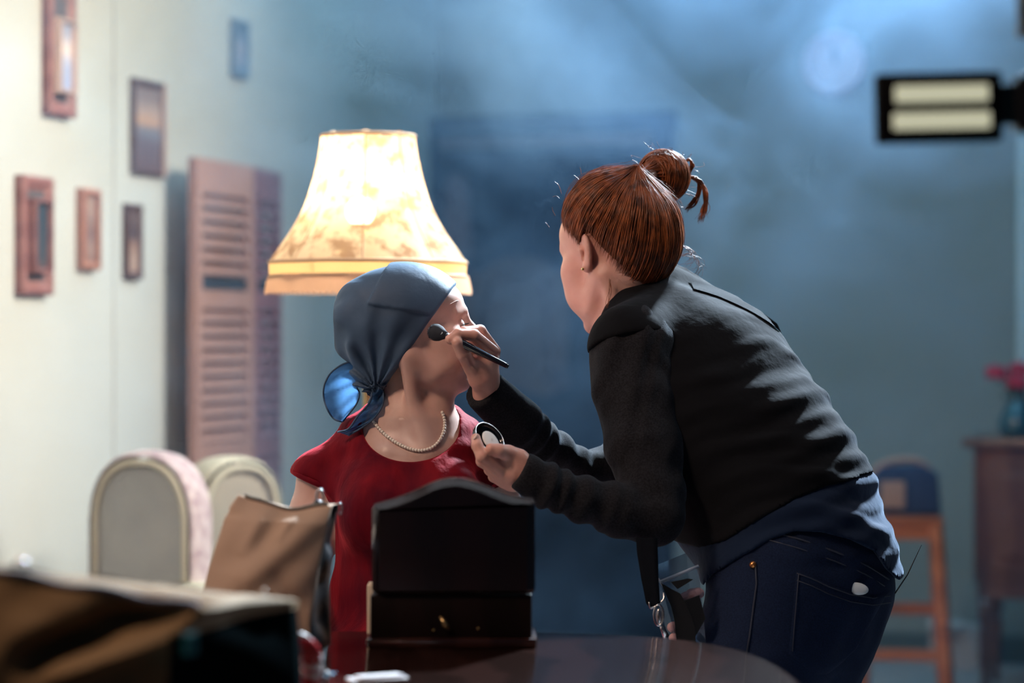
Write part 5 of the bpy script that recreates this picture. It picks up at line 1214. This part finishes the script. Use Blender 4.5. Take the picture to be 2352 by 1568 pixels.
# headscarf
M_scarf = mat('blue_scarf_silk', (0.060, 0.108, 0.185), 0.6, n_scale=14, col2=(0.046, 0.084, 0.148), spec=.35, bump=.35, bump_s=24, bump_d=.006, sheen=.10, sheen_col=(.6, .8, 1))
M_scarft = sheer('sheer_blue_scarf', (0.08, 0.20, 0.40), .6, .25)
kn = P(864, 893, 3.99)
base = S(placed(S(s_ell((-.012, 0, .035), (.1045, .084, .0935))).u(s_ell((.040, 0, .030), (.056, .066, .050)), .02), WO, WF, WS))
base.u(s_ell(P(835, 745, 4.0), (W(62, 4), .062, W(85, 4))), .03).u(s_chain([P(838, 800, 3.995), P(850, 858, 3.985), kn], [W(52, 4), W(32, 4), W(20, 4)], .02), .03)
base.u(s_cone(P(905, 800, 3.955), P(874, 880, 3.98), W(40, 4), W(20, 4)), .02)
def gather(p):
    d = p - kn; a = np.arctan2(d[:, 0], d[:, 2]); r = np.linalg.norm(d, axis=1)
    g = np.clip(1 - (r - .02) / .20, 0, 1) * np.clip(r / .03, 0, 1)
    rear = np.clip((P(850, 0, 4)[0] - p[:, 0]) / .03, 0, 1)
    return .0048 * np.sin(15 * a + 3 * np.sin(14 * r) + 25 * p[:, 1]) * g + .0035 * 1.8 * rear * wob(p, 45, 3.3) + .0014 * wob(p, 30, 1.0)
edge = s_plane(P(985, 744, 4.0), (.825, .0, -.567))
layer = lambda p: base(p) + gather(p)
sc1 = S(layer).i(edge, .003)
up1 = s_plane(P(918, 711, 4.0), unit((-.155, 0, -1)) * 1.0)     # keeps what lies above the fold line
up2 = s_plane(P(868, 660, 4.0), unit((-.87, 0, .42)))
sc1.u(S(lambda p: base(p) + .6 * gather(p) - .0045).i(edge, .003).i(up1, .003).i(up2, .003), .002)
scarfO = sobj('headscarf', sc1, P(755, 915, 3.86), P(1075, 590, 4.14) + V3(0, 0, .0), .0025, M_scarf, TW)
m = MB(); m.sphere(kn, (.015, .016, .018), 16, 10); m.tube(crom([kn + V3(-.012, -.004, .012), kn + V3(0, -.017, 0), kn + V3(.010, -.006, -.014)], 5), .0075, 10); m.build('knot', M_scarf, scarfO, True)
def ribbon(o, i, Y, bul, nm, parent, n=30, w=8, hem=True):
    A = crom([(x, y, 0) for x, y in o], 8)[:, :2]; B = crom([(x, y, 0) for x, y in i], 8)[:, :2]
    rs = lambda c: np.array([[np.interp(t, np.linspace(0, 1, len(c)), c[:, k]) for k in (0, 1)] for t in np.linspace(0, 1, n)])
    A, B = rs(A), rs(B); G = []
    for k in range(n):
        G.append([P(*(A[k] + (B[k] - A[k]) * j / (w - 1)), Y + bul * math.sin(PI * j / (w - 1)) * math.sin(PI * k / (n - 1)) + .004 * math.sin(k * .9 + j)) for j in range(w)])
    G = np.array(G); m = MB(); m.grid(G); ob = m.build(nm, M_scarft, parent, True)
    if hem:
        m = MB(); m.tube(G[:, 0], .0017, 6); m.tube(G[:, -1], .0014, 6); m.build('hem', M_scarf, ob, True)
ribbon([(862, 884), (832, 842), (800, 832), (765, 851), (747, 878), (743, 908), (752, 940), (768, 962), (785, 968)], [(862, 896), (842, 868), (826, 862), (822, 872), (820, 890), (826, 903), (820, 925), (806, 945), (787, 968)], 3.99, .025, 'bow_loop', scarfO, 36, 10)
ribbon([(856, 892), (848, 925), (822, 955), (800, 985), (776, 992)], [(880, 896), (880, 925), (866, 952), (842, 975), (800, 1000)], 3.965, .012, 'scarf_tail', scarfO, 30, 8)
ribbon([(868, 890), (872, 915), (876, 940)], [(886, 884), (890, 905), (884, 935)], 3.985, .004, 'scarf_tail', scarfO, 16, 5)
# pearls
tb = bvh(bodyW)
cv = crom([(849, 938, 0), (856, 962, 0), (872, 985, 0), (898, 1010, 0), (930, 1028, 0), (962, 1036, 0), (990, 1031, 0), (1008, 1014, 0), (1018, 990, 0), (1020, 965, 0), (1014, 948, 0)], 30)[:, :2]
seg = np.r_[0, np.cumsum(np.hypot(*np.diff(cv, axis=0).T))]; npl = 45
T = thing('pearl_necklace', 'single string of small white pearls around the seated woman\'s neck', 'necklace', P(945, 1000, 3.93), rz=0)
M_pearl = mat('pearl', (.80, .74, .66), .22, coat=.5)
pr = []
for i in range(npl):
    s_ = seg[-1] * i / (npl - 1); x, y = np.interp(s_, seg, cv[:, 0]), np.interp(s_, seg, cv[:, 1]); pr.append(hit(tb, x, y, .0030, 3.96)[0])
pr = np.array(pr)
for _ in range(6): pr[1:-1] = .5 * pr[1:-1] + .25 * (pr[:-2] + pr[2:])
first = MB().sphere((0, 0, 0), .0029, 12, 8).build('pearl', M_pearl, T, True); oT = np.array(T.location); first.location = Vector(pr[0] - oT)
for q in pr[1:]:
    c = first.copy(); COL.objects.link(c); c.parent = T; c.location = Vector(q - oT)
q = pr[0]; m = MB(); pr = pr - oT; q = pr[0]; m.box(q + V3(.004, -.001, .012), (.006, .004, .012), roty(.5), .001); m.build('clasp', M_steel, T); m = MB(); m.tube(pr, .0006, 5); m.build('thread', M_pearl, T, True)

# ================================================================== LIGHT, SMOKE, CAMERA
def area(name, loc, aim, size, power, col, spread=None, sy=None):
    l = bpy.data.lights.new(name, 'AREA'); l.shape = 'RECTANGLE' if sy else 'SQUARE'; l.size = size
    if sy: l.size_y = sy
    l.energy = power; l.color = col
    if spread: l.spread = spread
    o = bpy.data.objects.new(name, l); COL.objects.link(o); o.location = Vector(loc); o.rotation_euler = (Vector(aim) - Vector(loc)).to_track_quat('-Z', 'Y').to_euler(); return o
area('key_light', (2.6, 5.4, 3.2), (-1.4, 5.6, 1.4), 1.1, 56, (.94, .98, 1.0), spread=math.radians(66))
area('overhead_strip', (0, 3.45, 3.3), (0, 3.45, 0), 2.6, 10, (.86, .92, 1.0), sy=.15)
def spot(name, loc, aim, ang, power, col, r=.1, blend=.5):
    l = bpy.data.lights.new(name, 'SPOT'); l.energy = power; l.color = col; l.spot_size = math.radians(ang); l.spot_blend = blend; l.shadow_soft_size = r
    o = bpy.data.objects.new(name, l); COL.objects.link(o); o.location = Vector(loc); o.rotation_euler = (Vector(aim) - Vector(loc)).to_track_quat('-Z', 'Y').to_euler(); return o
spot('back_light', (1.5, 7.8, 3.2), (.14, 4.0, 1.12), 26, 900, (.60, .79, 1.0), .35)
spot('side_back_light', (1.5, 6.5, 3.6), (.14, 4.0, 1.12), 28, 4300, (.66, .83, 1.0), .15)
area('blue_top_light', (.6, 6.9, 3.35), (.5, 6.9, .9), 2.2, 62, (.22, .60, 1.0))
area('warm_work_light', (-1.7, 2.2, 3.2), (.1, 3.9, 1.0), .5, 48, (1.0, .70, .53))
area('soft_left_light', (.0, 4.3, 3.3), (-1.5, 5.6, 1.3), .8, 8, (1.0, .97, .90), spread=math.radians(110))
l = bpy.data.lights.new('bulb_light', 'POINT'); l.energy = 3.0; l.color = (1.0, .70, .40); l.shadow_soft_size = .03
o = bpy.data.objects.new('bulb_light', l); COL.objects.link(o); o.location = (bp_[0], LY, bz + .004 + .045)
w = bpy.data.worlds.new('World'); SC.world = w; w.use_nodes = True; w.node_tree.nodes['Background'].inputs[0].default_value = (.10, .16, .26, 1); w.node_tree.nodes['Background'].inputs[1].default_value = .12

# smoke; the blue of the light is put into its scatter colour
ms = bpy.data.materials.new('stage_smoke'); ms.use_nodes = True; nt = ms.node_tree; L = nt.links; nt.nodes.remove(nt.nodes['Principled BSDF'])
vs = nt.nodes.new('ShaderNodeVolumeScatter'); vs.inputs['Color'].default_value = (.30, .57, 1, 1); vs.inputs['Anisotropy'].default_value = .25
tc = nt.nodes.new('ShaderNodeTexCoord'); mp = nt.nodes.new('ShaderNodeMapping'); mp.inputs['Scale'].default_value = (1, .6, 1.15); mp.inputs['Location'].default_value = (3.1, 0.0, .45); L.new(tc.outputs['Object'], mp.inputs[0])
nz = nt.nodes.new('ShaderNodeTexNoise'); nz.inputs['Scale'].default_value = 1.9; nz.inputs['Detail'].default_value = 7; nz.inputs['Roughness'].default_value = .60; nz.inputs['Distortion'].default_value = .9; L.new(mp.outputs[0], nz.inputs['Vector'])
r = nt.nodes.new('ShaderNodeValToRGB'); L.new(nz.outputs['Fac'], r.inputs[0]); r.color_ramp.elements[0].position = .45; r.color_ramp.elements[1].position = .63
r.color_ramp.elements[0].color = (.02, .02, .02, 1); r.color_ramp.elements[1].color = (1, 1, 1, 1)
mu = nt.nodes.new('ShaderNodeMath'); mu.operation = 'MULTIPLY'; L.new(r.outputs[0], mu.inputs[0]); mu.inputs[1].default_value = .55; 
sp = nt.nodes.new('ShaderNodeSeparateXYZ'); L.new(tc.outputs['Object'], sp.inputs[0]); mr = nt.nodes.new('ShaderNodeMapRange'); mr.interpolation_type = 'SMOOTHSTEP'
L.new(sp.outputs['Z'], mr.inputs[0]); mr.inputs[1].default_value = 1.0; mr.inputs[2].default_value = 2.3; mr.inputs[3].default_value = .45; mr.inputs[4].default_value = 1.25
mx = nt.nodes.new('ShaderNodeMapRange'); mx.interpolation_type = 'SMOOTHSTEP'; L.new(sp.outputs['X'], mx.inputs[0]); mx.inputs[1].default_value = -.3; mx.inputs[2].default_value = .9; mx.inputs[3].default_value = 1.15; mx.inputs[4].default_value = .36
m3 = nt.nodes.new('ShaderNodeMath'); m3.operation = 'MULTIPLY'; L.new(mu.outputs[0], m3.inputs[0]); L.new(mx.outputs[0], m3.inputs[1])
m2 = nt.nodes.new('ShaderNodeMath'); m2.operation = 'MULTIPLY'; L.new(m3.outputs[0], m2.inputs[0]); L.new(mr.outputs[0], m2.inputs[1]); L.new(m2.outputs[0], vs.inputs['Density'])
L.new(vs.outputs[0], nt.nodes['Material Output'].inputs['Volume'])
m = MB(); m.box((.35, 6.75, 1.55), (4.4, 3.5, 3.0)); o = m.build('smoke', ms); tag(o, 'stage smoke with blue light put into its colour, drifting through the room behind the two people', 'smoke', kind='stuff')

cd = bpy.data.cameras.new('camera'); cam = bpy.data.objects.new('camera', cd); COL.objects.link(cam); cam.location = (0, 0, CZ); cam.rotation_euler = (PI / 2, 0, 0)
cd.sensor_width = 36; cd.lens = 36 * F / 2352; cd.shift_y = -(HY - 784) / 2352 * -1 * -1 if False else (HY - 784) / 2352
cd.dof.use_dof = True; cd.dof.focus_distance = 3.95; cd.dof.aperture_fstop = 2.1; cd.clip_start = .05; SC.camera = cam
SC.view_settings.view_transform = 'Standard'; SC.view_settings.look = 'None'; SC.view_settings.gamma = 1; SC.view_settings.exposure = 0.0
SC.cycles.use_denoising = True; SC.cycles.volume_step_rate = 1.5; SC.cycles.max_bounces = 6; SC.cycles.transparent_max_bounces = 12; SC.cycles.volume_bounces = 0; SC.cycles.use_adaptive_sampling = True; SC.cycles.adaptive_threshold = 0.1; SC.cycles.adaptive_min_samples = 12
